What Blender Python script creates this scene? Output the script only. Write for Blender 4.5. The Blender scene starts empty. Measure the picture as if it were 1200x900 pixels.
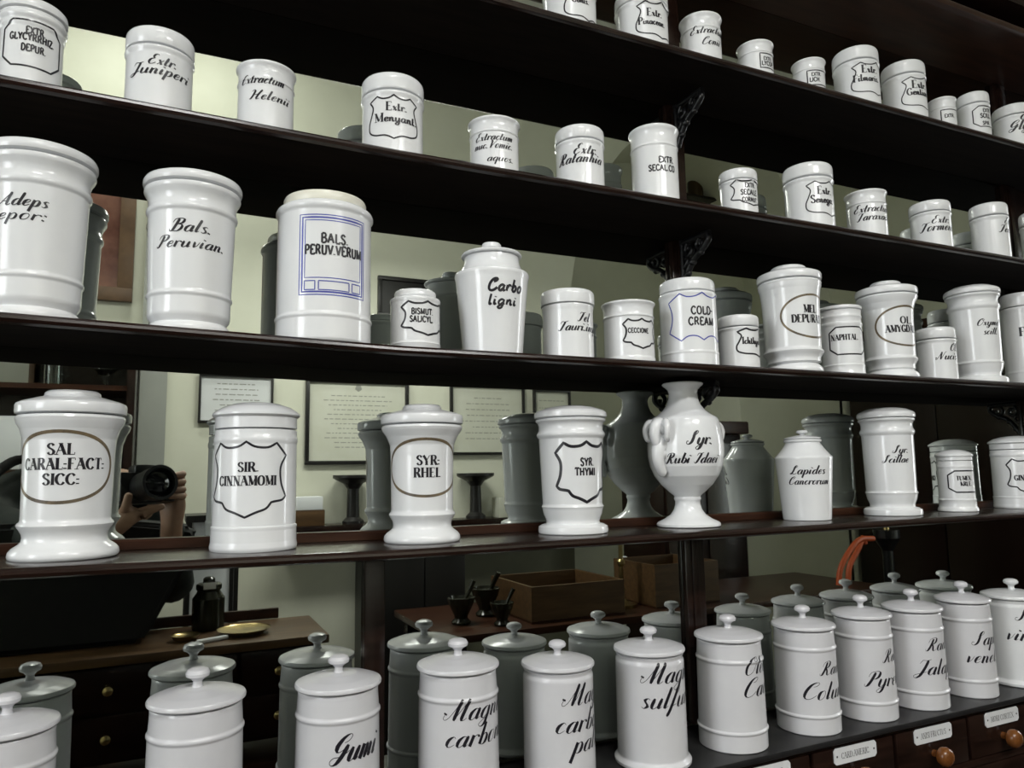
import bpy, bmesh, math, random, re
from mathutils import Vector, Matrix

random.seed(7)
S = bpy.context.scene
COL = S.collection

# ------------------------------------------------------------------ camera
cam_data = bpy.data.cameras.new('main_camera')
cam = bpy.data.objects.new('main_camera', cam_data)
COL.objects.link(cam)
RIGHT = Vector((0.90700655, -0.4207733, -0.01699831))
UP = Vector((-0.03585389, -0.11737797, 0.99243988))
FWD = Vector((0.41958743, 0.89954002, 0.12154895))
CAM = Vector((0.0, -1.0, 0.0))
M = Matrix((RIGHT, UP, -FWD)).transposed().to_4x4()
M.translation = CAM
cam.matrix_world = M
cam_data.sensor_width = 36.0
cam_data.lens = 866.0 / 1200.0 * 36.0
cam_data.clip_start = 0.01
S.camera = cam

# ------------------------------------------------------------------ light
w = bpy.data.worlds.new('world'); S.world = w; w.use_nodes = True
w.node_tree.nodes['Background'].inputs[0].default_value = (0.75, 0.8, 0.85, 1)
w.node_tree.nodes['Background'].inputs[1].default_value = 0.05
S.view_settings.view_transform = 'Standard'
S.view_settings.look = 'None'
S.view_settings.gamma = 1.0
S.view_settings.use_curve_mapping = False
S.view_settings.exposure = 0.0


def area(name, loc, to, sx, sy, power, color):
    d = bpy.data.lights.new(name, 'AREA'); d.shape = 'RECTANGLE'; d.size = sx; d.size_y = sy
    d.energy = power; d.color = color
    o = bpy.data.objects.new(name, d); COL.objects.link(o)
    o.location = loc
    o.rotation_euler = (Vector(to) - Vector(loc)).to_track_quat('-Z', 'Y').to_euler()
    return o


LAMPS = [((-0.01, -1.75, 1.14), 3.0), ((0.84, -1.75, 1.14), 22.5), ((-0.10, -1.95, 2.25), 27.0)]  # the second lamp is added to light the right-hand jars
for lx, pw in LAMPS:
    area('ceiling_light_source', (lx[0], lx[1], lx[2] - 0.035), (lx[0], lx[1], 0), 0.62, 0.20, pw, (1.0, 0.99, 0.97))
area('window_daylight', (4.33, -0.36, 0.6), (0, -0.36, 0.5), 0.34, 1.9, 14.0, (0.95, 0.98, 1.0))
area('window_daylight', (-2.13, -1.20, 0.55), (1.2, -0.3, 0.3), 0.7, 1.3, 9.0, (0.97, 0.985, 1.0))


# ------------------------------------------------------------------ materials
def mat(name, color, rough=0.5, metal=0.0, noise=0.0, scale=20.0, color2=None, spec=0.5, bump=0.0, emit=None, stretch=None, trans=0.0, alpha=None, ior=1.45):
    m = bpy.data.materials.new(name); m.use_nodes = True
    nt = m.node_tree; b = nt.nodes['Principled BSDF']
    b.inputs['Base Color'].default_value = (*color, 1)
    b.inputs['Roughness'].default_value = rough
    b.inputs['Metallic'].default_value = metal
    b.inputs['Specular IOR Level'].default_value = spec
    b.inputs['IOR'].default_value = ior
    if trans: b.inputs['Transmission Weight'].default_value = trans
    if emit:
        b.inputs['Emission Color'].default_value = (*emit[0], 1); b.inputs['Emission Strength'].default_value = emit[1]
    if color2 or noise or bump:
        tc = nt.nodes.new('ShaderNodeTexCoord'); mp = nt.nodes.new('ShaderNodeMapping')
        if stretch: mp.inputs['Scale'].default_value = stretch
        nt.links.new(tc.outputs['Object'], mp.inputs['Vector'])
        n = nt.nodes.new('ShaderNodeTexNoise'); n.inputs['Scale'].default_value = scale
        n.inputs['Detail'].default_value = 5.0; n.inputs['Roughness'].default_value = 0.6
        nt.links.new(mp.outputs[0], n.inputs['Vector'])
        if color2:
            cr = nt.nodes.new('ShaderNodeValToRGB')
            cr.color_ramp.elements[0].position = 0.35; cr.color_ramp.elements[1].position = 0.68
            cr.color_ramp.elements[0].color = (*color, 1); cr.color_ramp.elements[1].color = (*color2, 1)
            nt.links.new(n.outputs[0], cr.inputs[0]); nt.links.new(cr.outputs[0], b.inputs['Base Color'])
        if bump:
            bp = nt.nodes.new('ShaderNodeBump'); bp.inputs['Strength'].default_value = bump; bp.inputs['Distance'].default_value = 0.002
            nt.links.new(n.outputs[0], bp.inputs['Height']); nt.links.new(bp.outputs[0], b.inputs['Normal'])
    return m


MT = {}
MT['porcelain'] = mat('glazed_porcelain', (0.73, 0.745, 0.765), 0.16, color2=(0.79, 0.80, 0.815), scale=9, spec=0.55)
MT['porcelain_cool'] = mat('glazed_porcelain_dim', (0.61, 0.61, 0.64), 0.2, color2=(0.66, 0.66, 0.685), scale=9, spec=0.5)  # greyer copy of the glaze; dimmer light at the counter put into the colour
MT['porcelain_cream'] = mat('cream_porcelain', (0.72, 0.71, 0.62), 0.3, color2=(0.77, 0.76, 0.67), scale=12)
MT['ink'] = mat('black_enamel', (0.012, 0.011, 0.016), 0.35)
MT['ink_blue'] = mat('blue_enamel', (0.06, 0.075, 0.36), 0.35)
MT['ink_gold'] = mat('worn_gold_line', (0.20, 0.15, 0.085), 0.4, color2=(0.07, 0.06, 0.05), scale=60)
MT['wood'] = mat('dark_shelf_wood', (0.008, 0.004, 0.003), 0.24, color2=(0.022, 0.010, 0.007), scale=14, stretch=(0.6, 6, 6), spec=0.55, bump=0.10)
MT['wood_shaded'] = mat('shaded_underside_wood', (0.006, 0.004, 0.003), 0.8, color2=(0.012, 0.008, 0.006), scale=14, stretch=(0.6, 6, 6), spec=0.08)  # darker, duller copy of the shelf wood; shade of the undersides in the colour
MT['wood_red'] = mat('red_brown_wood', (0.024, 0.009, 0.005), 0.33, color2=(0.050, 0.020, 0.010), scale=10, stretch=(0.6, 6, 6), spec=0.35)
MT['wood_tan'] = mat('tan_wood', (0.060, 0.032, 0.014), 0.42, color2=(0.115, 0.062, 0.026), scale=10, stretch=(0.7, 5, 5))
MT['wood_knob'] = mat('polished_knob_wood', (0.11, 0.036, 0.009), 0.22, color2=(0.21, 0.082, 0.022), scale=40)
MT['counter'] = mat('dark_counter_top', (0.012, 0.012, 0.013), 0.34, color2=(0.022, 0.021, 0.021), scale=25)
MT['mirror'] = mat('old_mirror', (0.50, 0.53, 0.49), 0.012, metal=1.0)
MT['wall'] = mat('cream_wall_paint', (0.68, 0.68, 0.56), 0.85, color2=(0.74, 0.735, 0.62), scale=3)
MT['wall_grey'] = mat('grey_pilaster_paint', (0.33, 0.34, 0.31), 0.85, color2=(0.38, 0.39, 0.35), scale=4)
MT['ceiling'] = mat('ceiling_paint', (0.66, 0.66, 0.6), 0.9, color2=(0.7, 0.7, 0.65), scale=3)
MT['floor'] = mat('floor_boards', (0.05, 0.03, 0.02), 0.5, color2=(0.09, 0.055, 0.035), scale=6, stretch=(0.5, 5, 1))
MT['iron'] = mat('black_iron', (0.006, 0.006, 0.007), 0.35, spec=0.5)
MT['enamel'] = mat('white_enamel_plate', (0.72, 0.73, 0.75), 0.25)
MT['brass'] = mat('old_brass', (0.52, 0.40, 0.18), 0.28, metal=1.0, color2=(0.34, 0.27, 0.13), scale=30)
MT['steel'] = mat('steel', (0.6, 0.6, 0.6), 0.25, metal=1.0)
MT['paper'] = mat('aged_paper', (0.60, 0.60, 0.50), 0.7, color2=(0.66, 0.66, 0.57), scale=6)
MT['paper_white'] = mat('white_paper', (0.74, 0.75, 0.76), 0.7)
MT['frame_black'] = mat('black_frame', (0.012, 0.011, 0.010), 0.4)
MT['frame_brown'] = mat('brown_frame', (0.085, 0.048, 0.026), 0.4, color2=(0.14, 0.08, 0.042), scale=12)
MT['picture_red'] = mat('faded_red_picture', (0.10, 0.032, 0.022), 0.35, color2=(0.26, 0.13, 0.09), scale=5)
MT['faint_ink'] = mat('faint_grey_ink', (0.30, 0.30, 0.27), 0.7)
MT['glass'] = mat('clear_glass', (0.9, 0.95, 0.93), 0.03, trans=1.0, ior=1.45)
MT['brown_glass'] = mat('brown_glass', (0.05, 0.028, 0.010), 0.08)
MT['dark_glaze'] = mat('dark_olive_glaze', (0.016, 0.016, 0.010), 0.15)
MT['orange_rubber'] = mat('orange_rubber', (0.55, 0.10, 0.03), 0.4)
MT['skin'] = mat('skin', (0.34, 0.20, 0.135), 0.5, color2=(0.40, 0.25, 0.175), scale=30)
MT['jacket'] = mat('dark_green_jacket', (0.008, 0.012, 0.010), 0.8, color2=(0.017, 0.022, 0.019), scale=25)
MT['black_cloth'] = mat('black_cloth', (0.004, 0.004, 0.004), 0.85, color2=(0.008, 0.008, 0.008), scale=40)
MT['hair'] = mat('dark_hair', (0.02, 0.014, 0.01), 0.6, color2=(0.04, 0.03, 0.02), scale=80)
MT['black_plastic'] = mat('black_plastic', (0.008, 0.008, 0.009), 0.35)
MT['lens_glass'] = mat('dark_lens_glass', (0.004, 0.004, 0.006), 0.04)
MT['lamp_glow'] = mat('lamp_diffuser', (0.9, 0.9, 0.88), 0.5, emit=((1.0, 0.98, 0.94), 6.0))
MT['pane'] = mat('bright_window_pane', (0.8, 0.85, 0.9), 0.1, emit=((0.93, 0.97, 1.0), 6.0))
MT['wall_shade'] = mat('olive_dado_paint', (0.12, 0.12, 0.085), 0.6, color2=(0.15, 0.15, 0.105), scale=5)  # olive tone carries the shade on the lower wall
MT['white_paint'] = mat('white_paint', (0.7, 0.7, 0.68), 0.5)


# ------------------------------------------------------------------ helpers
def link_mesh(name, bm, m, parent=None, smooth=None):
    me = bpy.data.meshes.new(name)
    bm.normal_update(); bm.to_mesh(me); bm.free()
    for mm in (m if isinstance(m, (list, tuple)) else [m]):
        me.materials.append(MT[mm])
    if smooth:
        for p in me.polygons: p.use_smooth = True
        me.set_sharp_from_angle(angle=math.radians(smooth))
    o = bpy.data.objects.new(name, me); COL.objects.link(o)
    if parent: o.parent = parent
    return o


def thing(name, label, cat, loc=(0, 0, 0), rotz=0.0, group=None):
    o = bpy.data.objects.new(name, None); COL.objects.link(o)
    o.empty_display_size = 0.02
    o.location = loc; o.rotation_euler = (0, 0, rotz)
    tag(o, label, cat, group)
    return o


def tag(o, label, cat, group=None):
    o['label'] = label; o['category'] = cat
    if group: o['group'] = group
    return o


def struct(o):
    o['kind'] = 'structure'
    return o


def add_box(bm, lo, hi, bevel=0.0, mi=0):
    r = bmesh.ops.create_cube(bm, size=1.0)
    vs = r['verts']
    for v in vs:
        v.co = Vector([lo[i] + (v.co[i] + 0.5) * (hi[i] - lo[i]) for i in range(3)])
    fs = set(f for v in vs for f in v.link_faces)
    for f in fs: f.material_index = mi
    if bevel > 0:
        es = list(set(e for v in vs for e in v.link_edges))
        bmesh.ops.bevel(bm, geom=es, offset=bevel, segments=2, affect='EDGES', profile=0.6)


def box(name, lo, hi, m, parent=None, bevel=0.0):
    bm = bmesh.new(); add_box(bm, lo, hi, bevel)
    return link_mesh(name, bm, m, parent, smooth=35 if bevel else None)


def add_lathe(bm, prof, n=56, c=(0, 0, 0)):
    full = [prof[0]]
    for (r0, z0), (r1, z1) in zip(prof, prof[1:]):
        L = math.hypot(r1 - r0, z1 - z0)
        if L > 0.012 and min(r0, r1) > 1e-6:
            for q in (0.0015 / L, 1 - 0.0015 / L): full.append((r0 + (r1 - r0) * q, z0 + (z1 - z0) * q))
        full.append((r1, z1))
    prof = full
    rings = []
    for r, z in prof:
        if r < 1e-6:
            rings.append([bm.verts.new((c[0], c[1], c[2] + z))])
        else:
            rings.append([bm.verts.new((c[0] + r * math.sin(2 * math.pi * k / n), c[1] - r * math.cos(2 * math.pi * k / n), c[2] + z)) for k in range(n)])
    for a, b in zip(rings, rings[1:]):
        if len(a) == 1 and len(b) == 1: continue
        for k in range(n):
            k2 = (k + 1) % n
            if len(a) == 1: bm.faces.new((a[0], b[k2], b[k]))
            elif len(b) == 1: bm.faces.new((a[k], a[k2], b[0]))
            else: bm.faces.new((a[k], a[k2], b[k2], b[k]))


def lathe(name, prof, m, parent=None, n=56, c=(0, 0, 0), smooth=38):
    bm = bmesh.new(); add_lathe(bm, prof, n, c)
    return link_mesh(name, bm, m, parent, smooth=smooth)


def catmull(pts, step, closed=False):
    P = [Vector(p) for p in pts]
    if len(P) < 3 and not closed:
        out = []
        L = (P[1] - P[0]).length; k = max(1, int(L / step))
        return [P[0].lerp(P[1], i / k) for i in range(k + 1)]
    out = []
    n = len(P)
    segs = n if closed else n - 1
    for i in range(segs):
        if closed:
            p0, p1, p2, p3 = P[(i - 1) % n], P[i], P[(i + 1) % n], P[(i + 2) % n]
        else:
            p1, p2 = P[i], P[i + 1]
            p0 = P[i - 1] if i > 0 else p1 * 2 - p2
            p3 = P[i + 2] if i + 2 < n else p2 * 2 - p1
        k = max(2, int((p2 - p1).length / step))
        for j in range(k):
            t = j / k
            out.append(0.5 * ((2 * p1) + (p2 - p0) * t + (2 * p0 - 5 * p1 + 4 * p2 - p3) * t * t + (3 * p1 - p0 - 3 * p2 + p3) * t ** 3))
    out.append(P[0].copy() if closed else P[-1].copy())
    return out


def add_tube(bm, pts, rad, n=10, caps=True):
    pts = [Vector(p) for p in pts]
    rs = rad if isinstance(rad, (list, tuple)) else [rad] * len(pts)
    rings = []; prev = None
    for i, p in enumerate(pts):
        t = (pts[min(i + 1, len(pts) - 1)] - pts[max(i - 1, 0)]).normalized()
        if prev is None:
            a = Vector((0, 0, 1)) if abs(t.z) < 0.9 else Vector((1, 0, 0))
            u = t.cross(a).normalized()
        else:
            u = (prev - t * prev.dot(t)).normalized()
        prev = u; v = t.cross(u)
        rings.append([bm.verts.new(p + (u * math.cos(2 * math.pi * k / n) + v * math.sin(2 * math.pi * k / n)) * rs[i]) for k in range(n)])
    for a, b in zip(rings, rings[1:]):
        for k in range(n):
            bm.faces.new((a[k], a[(k + 1) % n], b[(k + 1) % n], b[k]))
    if caps:
        bm.faces.new(list(reversed(rings[0]))); bm.faces.new(rings[-1])


def tube(name, pts, rad, m, parent=None, n=10, sm=0.01):
    bm = bmesh.new(); add_tube(bm, catmull(pts, sm), rad, n)
    bmesh.ops.recalc_face_normals(bm, faces=bm.faces)
    return link_mesh(name, bm, m, parent, smooth=50)


def sweep_x(name, section, xs, zoff, m, parent=None, smooth=30):
    """section: closed list of (y, z); swept along x with a height offset per station"""
    bm = bmesh.new(); rings = []
    for x in xs:
        rings.append([bm.verts.new((x, y, z + zoff(x))) for y, z in section])
    n = len(section)
    for a, b in zip(rings, rings[1:]):
        for k in range(n):
            bm.faces.new((a[k], a[(k + 1) % n], b[(k + 1) % n], b[k]))
    bm.faces.new(rings[0]); bm.faces.new(list(reversed(rings[-1])))
    bmesh.ops.recalc_face_normals(bm, faces=bm.faces)
    return link_mesh(name, bm, m, parent, smooth=smooth)


# ------------------------------------------------------------------ drawn lettering
def _p(s): return [tuple(float(q) for q in t.split(',')) for t in s.split()]


def _g(adv, *strokes):
    out = []
    for s in strokes:
        kind, rest = s.split(' ', 1)
        out.append((kind, _p(rest)))
    return (adv, out)


# kinds: l straight, c curved, o closed curve; T thick, t thin, a by direction; s serifs
CAPS = {
 'A': _g(.80, 'lts 0.04,0 .38,1', 'lTs .36,1 .72,0', 'lt .16,.36 .60,.36'),
 'B': _g(.72, 'lTs .14,0 .14,1', 'ca .14,1 .46,.99 .58,.77 .44,.55 .14,.53', 'ca .14,.53 .5,.52 .66,.27 .48,.01 .14,0'),
 'C': _g(.74, 'ca .66,.78 .5,.98 .28,.95 .09,.68 .09,.32 .28,.04 .5,.01 .67,.22'),
 'D': _g(.80, 'lTs .14,0 .14,1', 'ca .14,1 .46,.97 .69,.68 .69,.32 .46,.03 .14,0'),
 'E': _g(.68, 'lTs .14,0 .14,1', 'lt .14,1 .60,1 .60,.84', 'lt .14,.52 .48,.52', 'lt .14,0 .62,0 .62,.17'),
 'F': _g(.64, 'lTs .14,0 .14,1', 'lt .14,1 .60,1 .60,.82', 'lt .14,.52 .48,.52'),
 'G': _g(.80, 'ca .66,.78 .5,.98 .28,.95 .09,.68 .09,.32 .28,.04 .5,.01 .68,.16', 'lT .66,.02 .66,.40', 'lt .46,.42 .78,.42'),
 'H': _g(.84, 'lTs .14,0 .14,1', 'lTs .68,0 .68,1', 'lt .14,.52 .68,.52'),
 'I': _g(.30, 'lTs .15,0 .15,1'),
 'J': _g(.50, 'cT .36,1 .36,.3 .30,.05 .14,.0 .06,.12'),
 'K': _g(.76, 'lTs .14,0 .14,1', 'lt .14,.40 .62,1', 'lTs .30,.58 .68,0'),
 'L': _g(.62, 'lTs .14,0 .14,1', 'lt .14,0 .58,0 .58,.2'),
 'M': _g(.94, 'lts .12,0 .12,1', 'lT .12,1 .46,.06', 'lt .46,.06 .80,1', 'lTs .80,0 .80,1'),
 'N': _g(.82, 'lts .12,0 .12,1', 'lT .12,1 .68,0', 'lts .68,0 .68,1'),
 'O': _g(.80, 'oa .39,1 .16,.86 .08,.5 .16,.14 .39,0 .62,.14 .70,.5 .62,.86'),
 'P': _g(.68, 'lTs .14,0 .14,1', 'ca .14,1 .48,.98 .61,.74 .46,.49 .14,.47'),
 'Q': _g(.80, 'oa .39,1 .16,.86 .08,.5 .16,.14 .39,0 .62,.14 .70,.5 .62,.86', 'lT .45,.2 .70,-.1'),
 'R': _g(.76, 'lTs .14,0 .14,1', 'ca .14,1 .48,.98 .59,.76 .46,.53 .14,.51', 'lTs .40,.51 .68,0'),
 'S': _g(.66, 'ca .56,.80 .42,.98 .24,.97 .11,.78 .22,.60 .46,.44 .58,.24 .46,.03 .24,.01 .09,.2'),
 'T': _g(.74, 'lTs .37,0 .37,1', 'lt .06,.82 .06,1 .68,1 .68,.82'),
 'U': _g(.80, 'cT .14,1 .14,.35 .22,.05 .40,0', 'ct .40,0 .58,.06 .66,.35 .66,1'),
 'V': _g(.74, 'lTs .04,1 .37,0', 'lts .37,0 .70,1'),
 'W': _g(1.0, 'lT .04,1 .28,0', 'lt .28,0 .5,.9', 'lT .5,.9 .72,0', 'lt .72,0 .96,1'),
 'X': _g(.76, 'lTs .06,1 .70,0', 'lts .06,0 .70,1'),
 'Y': _g(.74, 'lT .04,1 .37,.46', 'lt .37,.46 .70,1', 'lTs .37,0 .37,.46'),
 'Z': _g(.68, 'lt .06,.84 .06,1 .60,1', 'lT .60,1 .06,0', 'lt .06,0 .62,0 .62,.17'),
}
PUNCT = {
 '.': _g(.24, 'lT .10,.0 .10,.10'), ':': _g(.26, 'lT .10,.02 .10,.13', 'lT .10,.42 .10,.53'),
 '-': _g(.36, 'lT .06,.42 .06,.52', 'lT .10,.47 .30,.47'), ' ': (.30, []), ',': _g(.2, 'lT .1,.08 .06,-.1'),
}
LOWER = {
 'a': _g(.54, 'ca .42,.42 .26,.50 .09,.32 .10,.07 .24,.0 .40,.2', 'ca .44,.50 .41,.12 .46,.0 .56,.12'),
 'b': _g(.48, 'lT .11,1 .11,.04', 'ca .11,.30 .26,.50 .41,.36 .39,.10 .26,.0 .11,.06'),
 'c': _g(.42, 'ca .37,.40 .25,.50 .09,.34 .09,.10 .24,.0 .42,.14'),
 'd': _g(.56, 'ca .42,.42 .26,.50 .09,.32 .10,.07 .24,.0 .40,.2', 'ca .45,1 .43,.4 .42,.12 .47,.0 .58,.12'),
 'e': _g(.42, 'ca .10,.22 .30,.28 .36,.42 .26,.50 .11,.38 .09,.12 .22,.0 .42,.14'),
 'f': _g(.38, 'ca .20,.55 .34,.78 .36,.96 .28,.98 .21,.80 .16,.4 .12,-.1 .06,-.38', 'ct .06,-.38 .16,-.1 .20,.08 .38,.16'),
 'g': _g(.54, 'ca .42,.42 .26,.50 .09,.32 .10,.07 .24,.0 .40,.2', 'ca .44,.50 .43,.1 .38,-.26 .22,-.38 .07,-.26 .2,-.1 .54,.12'),
 'h': _g(.54, 'ca .11,1 .11,.5 .11,0', 'ca .11,.24 .26,.47 .38,.42 .38,.12 .44,.0 .54,.12'),
 'i': _g(.28, 'ca .11,.50 .09,.12 .14,.0 .26,.12', 'lT .13,.68 .13,.76'),
 'j': _g(.28, 'ca .13,.50 .12,.0 .06,-.32 -.06,-.3', 'lT .15,.68 .15,.76'),
 'k': _g(.50, 'lT .11,1 .11,0', 'ct .11,.22 .26,.36 .38,.5', 'ca .22,.30 .34,.06 .42,.0 .5,.1'),
 'l': _g(.28, 'ca .12,1 .10,.5 .10,.12 .15,.0 .27,.12'),
 'm': _g(.76, 'lT .10,.50 .10,0', 'ca .10,.24 .24,.48 .34,.42 .34,.0', 'ca .34,.24 .48,.48 .58,.42 .58,.12 .64,.0 .74,.12'),
 'n': _g(.54, 'lT .10,.50 .10,0', 'ca .10,.24 .25,.48 .37,.42 .37,.12 .43,.0 .53,.12'),
 'o': _g(.46, 'oa .25,.50 .12,.42 .08,.22 .14,.03 .25,.0 .37,.08 .41,.28 .36,.46'),
 'p': _g(.50, 'lT .10,.50 .10,-.42', 'ca .10,.30 .26,.50 .40,.36 .39,.1 .26,.0 .10,.1'),
 'q': _g(.52, 'ca .42,.42 .26,.50 .09,.32 .10,.07 .24,.0 .40,.2', 'lT .43,.50 .43,-.42'),
 'r': _g(.40, 'lT .10,.50 .10,0', 'ca .10,.24 .22,.48 .36,.46 .37,.38'),
 's': _g(.38, 'ca .33,.42 .22,.50 .10,.40 .22,.26 .33,.12 .20,.0 .06,.09'),
 't': _g(.34, 'ca .14,.82 .12,.4 .12,.12 .18,.0 .32,.12', 'lt .02,.48 .28,.48'),
 'u': _g(.56, 'ca .10,.50 .09,.14 .17,.0 .30,.06 .42,.3', 'ca .43,.50 .41,.12 .46,.0 .56,.12'),
 'v': _g(.46, 'ca .06,.48 .14,.42 .20,.0', 'ct .20,.0 .36,.2 .42,.5'),
 'w': _g(.66, 'ca .06,.48 .12,.42 .18,.0', 'ct .18,.0 .32,.46', 'lT .32,.46 .38,0', 'ct .38,.0 .54,.2 .60,.5'),
 'x': _g(.46, 'lT .08,.5 .38,0', 'lt .06,.02 .42,.48'),
 'y': _g(.54, 'ca .10,.50 .09,.14 .17,.0 .30,.06 .42,.3', 'ca .43,.50 .42,.1 .36,-.26 .22,-.38 .07,-.26 .2,-.1 .54,.12'),
 'z': _g(.44, 'lt .08,.48 .38,.48', 'lT .38,.48 .08,0', 'lt .08,0 .4,.02'),
}
SCAPS = {
 'A': _g(.86, 'ct .0,.20 .04,.04 .18,.06 .44,.55 .64,1', 'ca .64,1 .62,.5 .64,.06 .74,.0 .86,.12', 'ct .24,.34 .45,.30 .70,.38'),
 'B': _g(.80, 'ca .34,.96 .30,.5 .22,.06 .08,.02 .02,.18', 'ca .06,.66 .12,.92 .42,1 .62,.92 .60,.66 .34,.54', 'ca .34,.54 .62,.50 .68,.24 .50,.0 .24,.02'),
 'C': _g(.70, 'ca .34,.74 .50,.78 .60,.94 .46,1 .22,.86 .08,.50 .10,.14 .28,.0 .50,.06 .70,.26'),
 'D': _g(.80, 'ca .30,.94 .26,.4 .12,.04 .04,.14', 'ca .12,.06 .44,.0 .68,.3 .66,.74 .44,1 .14,.92 .06,.74'),
 'E': _g(.64, 'ca .56,.86 .46,1 .28,.92 .24,.70 .40,.56', 'ca .40,.56 .16,.50 .06,.24 .18,.02 .38,.02 .58,.2'),
 'F': _g(.72, 'ct .08,.78 .16,.96 .40,.92 .74,1', 'ca .50,.92 .42,.5 .32,.08 .14,.0 .04,.14', 'ct .26,.50 .46,.48 .58,.54'),
 'G': _g(.78, 'ca .36,.70 .54,.76 .62,.92 .48,1 .24,.88 .10,.58 .20,.38 .40,.40 .58,.58', 'ca .60,.62 .54,.26 .40,-.04 .20,-.10 .06,.04 .18,.18 .50,.2 .78,.4'),
 'H': _g(.92, 'ca .04,.80 .14,.98 .28,.9 .26,.4 .14,.04 .02,.12', 'ca .80,1 .66,.5 .62,.08 .72,.0 .86,.12', 'ct .22,.46 .5,.5 .7,.54'),
 'I': _g(.56, 'ct .06,.70 .14,.94 .36,.92 .60,1', 'ca .42,.94 .36,.5 .26,.06 .12,.0 .02,.14'),
 'J': _g(.62, 'ct .06,.70 .14,.94 .36,.92 .62,1', 'ca .46,.94 .42,.4 .32,-.1 .14,-.24 .02,-.1 .2,.04 .62,.2'),
 'K': _g(.80, 'ca .04,.8 .16,.98 .28,.9 .24,.4 .14,.04 .02,.1', 'ct .24,.44 .5,.66 .70,1', 'ca .36,.54 .52,.2 .64,.0 .8,.12'),
 'L': _g(.68, 'ca .22,.70 .42,.74 .54,.92 .42,1 .30,.80 .28,.4 .16,.06 .04,.02 .02,.12 .20,.10 .46,.0 .68,.14'),
 'M': _g(1.06, 'lT .02,.28 .02,.36', 'ct .02,.32 .0,.12 .10,.03 .24,.14 .40,.60 .50,1', 'ca .50,1 .49,.5 .50,.02', 'ct .50,.02 .66,.5 .84,1', 'ca .84,1 .82,.5 .82,.10 .90,.0 1.04,.12'),
 'N': _g(.92, 'lT .02,.22 .02,.30', 'ct .02,.26 .04,.04 .16,.08 .28,.5 .38,1', 'ca .38,1 .46,.5 .58,.02', 'ct .58,.02 .68,.5 .78,.96 .92,.98'),
 'O': _g(.74, 'oa .46,1 .18,.82 .08,.40 .18,.06 .36,.0 .58,.18 .66,.60 .58,.92', 'ct .46,1 .42,.8 .56,.74 .74,.84'),
 'P': _g(.68, 'ca .34,.92 .28,.4 .18,.04 .06,.0 .0,.16', 'ca .04,.62 .10,.90 .40,1 .62,.92 .60,.62 .42,.48 .26,.52'),
 'R': _g(.80, 'ca .34,.92 .28,.4 .18,.04 .06,.0 .0,.16', 'ca .04,.62 .10,.90 .40,1 .60,.92 .58,.66 .42,.52 .28,.52', 'ca .36,.52 .48,.30 .56,.04 .66,.0 .80,.14'),
 'S': _g(.72, 'ca .26,.64 .48,.72 .62,.90 .52,1 .38,.84 .40,.52 .38,.16 .22,.0 .06,.08 .04,.24 .16,.22'),
 'T': _g(.72, 'ct .06,.74 .14,.96 .40,.90 .76,1', 'ca .48,.92 .42,.5 .32,.06 .16,.0 .04,.14'),
 'V': _g(.72, 'ca .02,.82 .12,.98 .22,.86 .26,.4 .28,.0', 'ct .28,.0 .48,.5 .72,.98'),
}
FONTS = {  # thin, thick, slant, cap set, gap, natural x scale
 'scr': (.060, .205, .46, SCAPS, .045, 1.05), 'did': (.080, .26, .0, CAPS, .07, .80),
 'dil': (.075, .24, .0, CAPS, .05, .92), 'san': (.215, .215, .0, CAPS, .08, .80), 'bld': (.215, .225, .24, SCAPS, .07, 1.0),
 'big': (.028, .165, .50, SCAPS, .045, 1.12), 'pla': (.05, .12, .0, CAPS, .05, .6),
}


def ribbon(bm, pts, widths, place):
    n = len(pts); L = []; Rr = []
    for i in range(n):
        t = pts[min(i + 1, n - 1)] - pts[max(i - 1, 0)]
        if t.length < 1e-9: t = Vector((1, 0))
        t.normalize(); nn = Vector((-t.y, t.x)); wv = widths[i] / 2
        L.append(bm.verts.new(place(pts[i] + nn * wv))); Rr.append(bm.verts.new(place(pts[i] - nn * wv)))
    for i in range(n - 1):
        bm.faces.new((L[i], Rr[i], Rr[i + 1], L[i + 1]))


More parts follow.
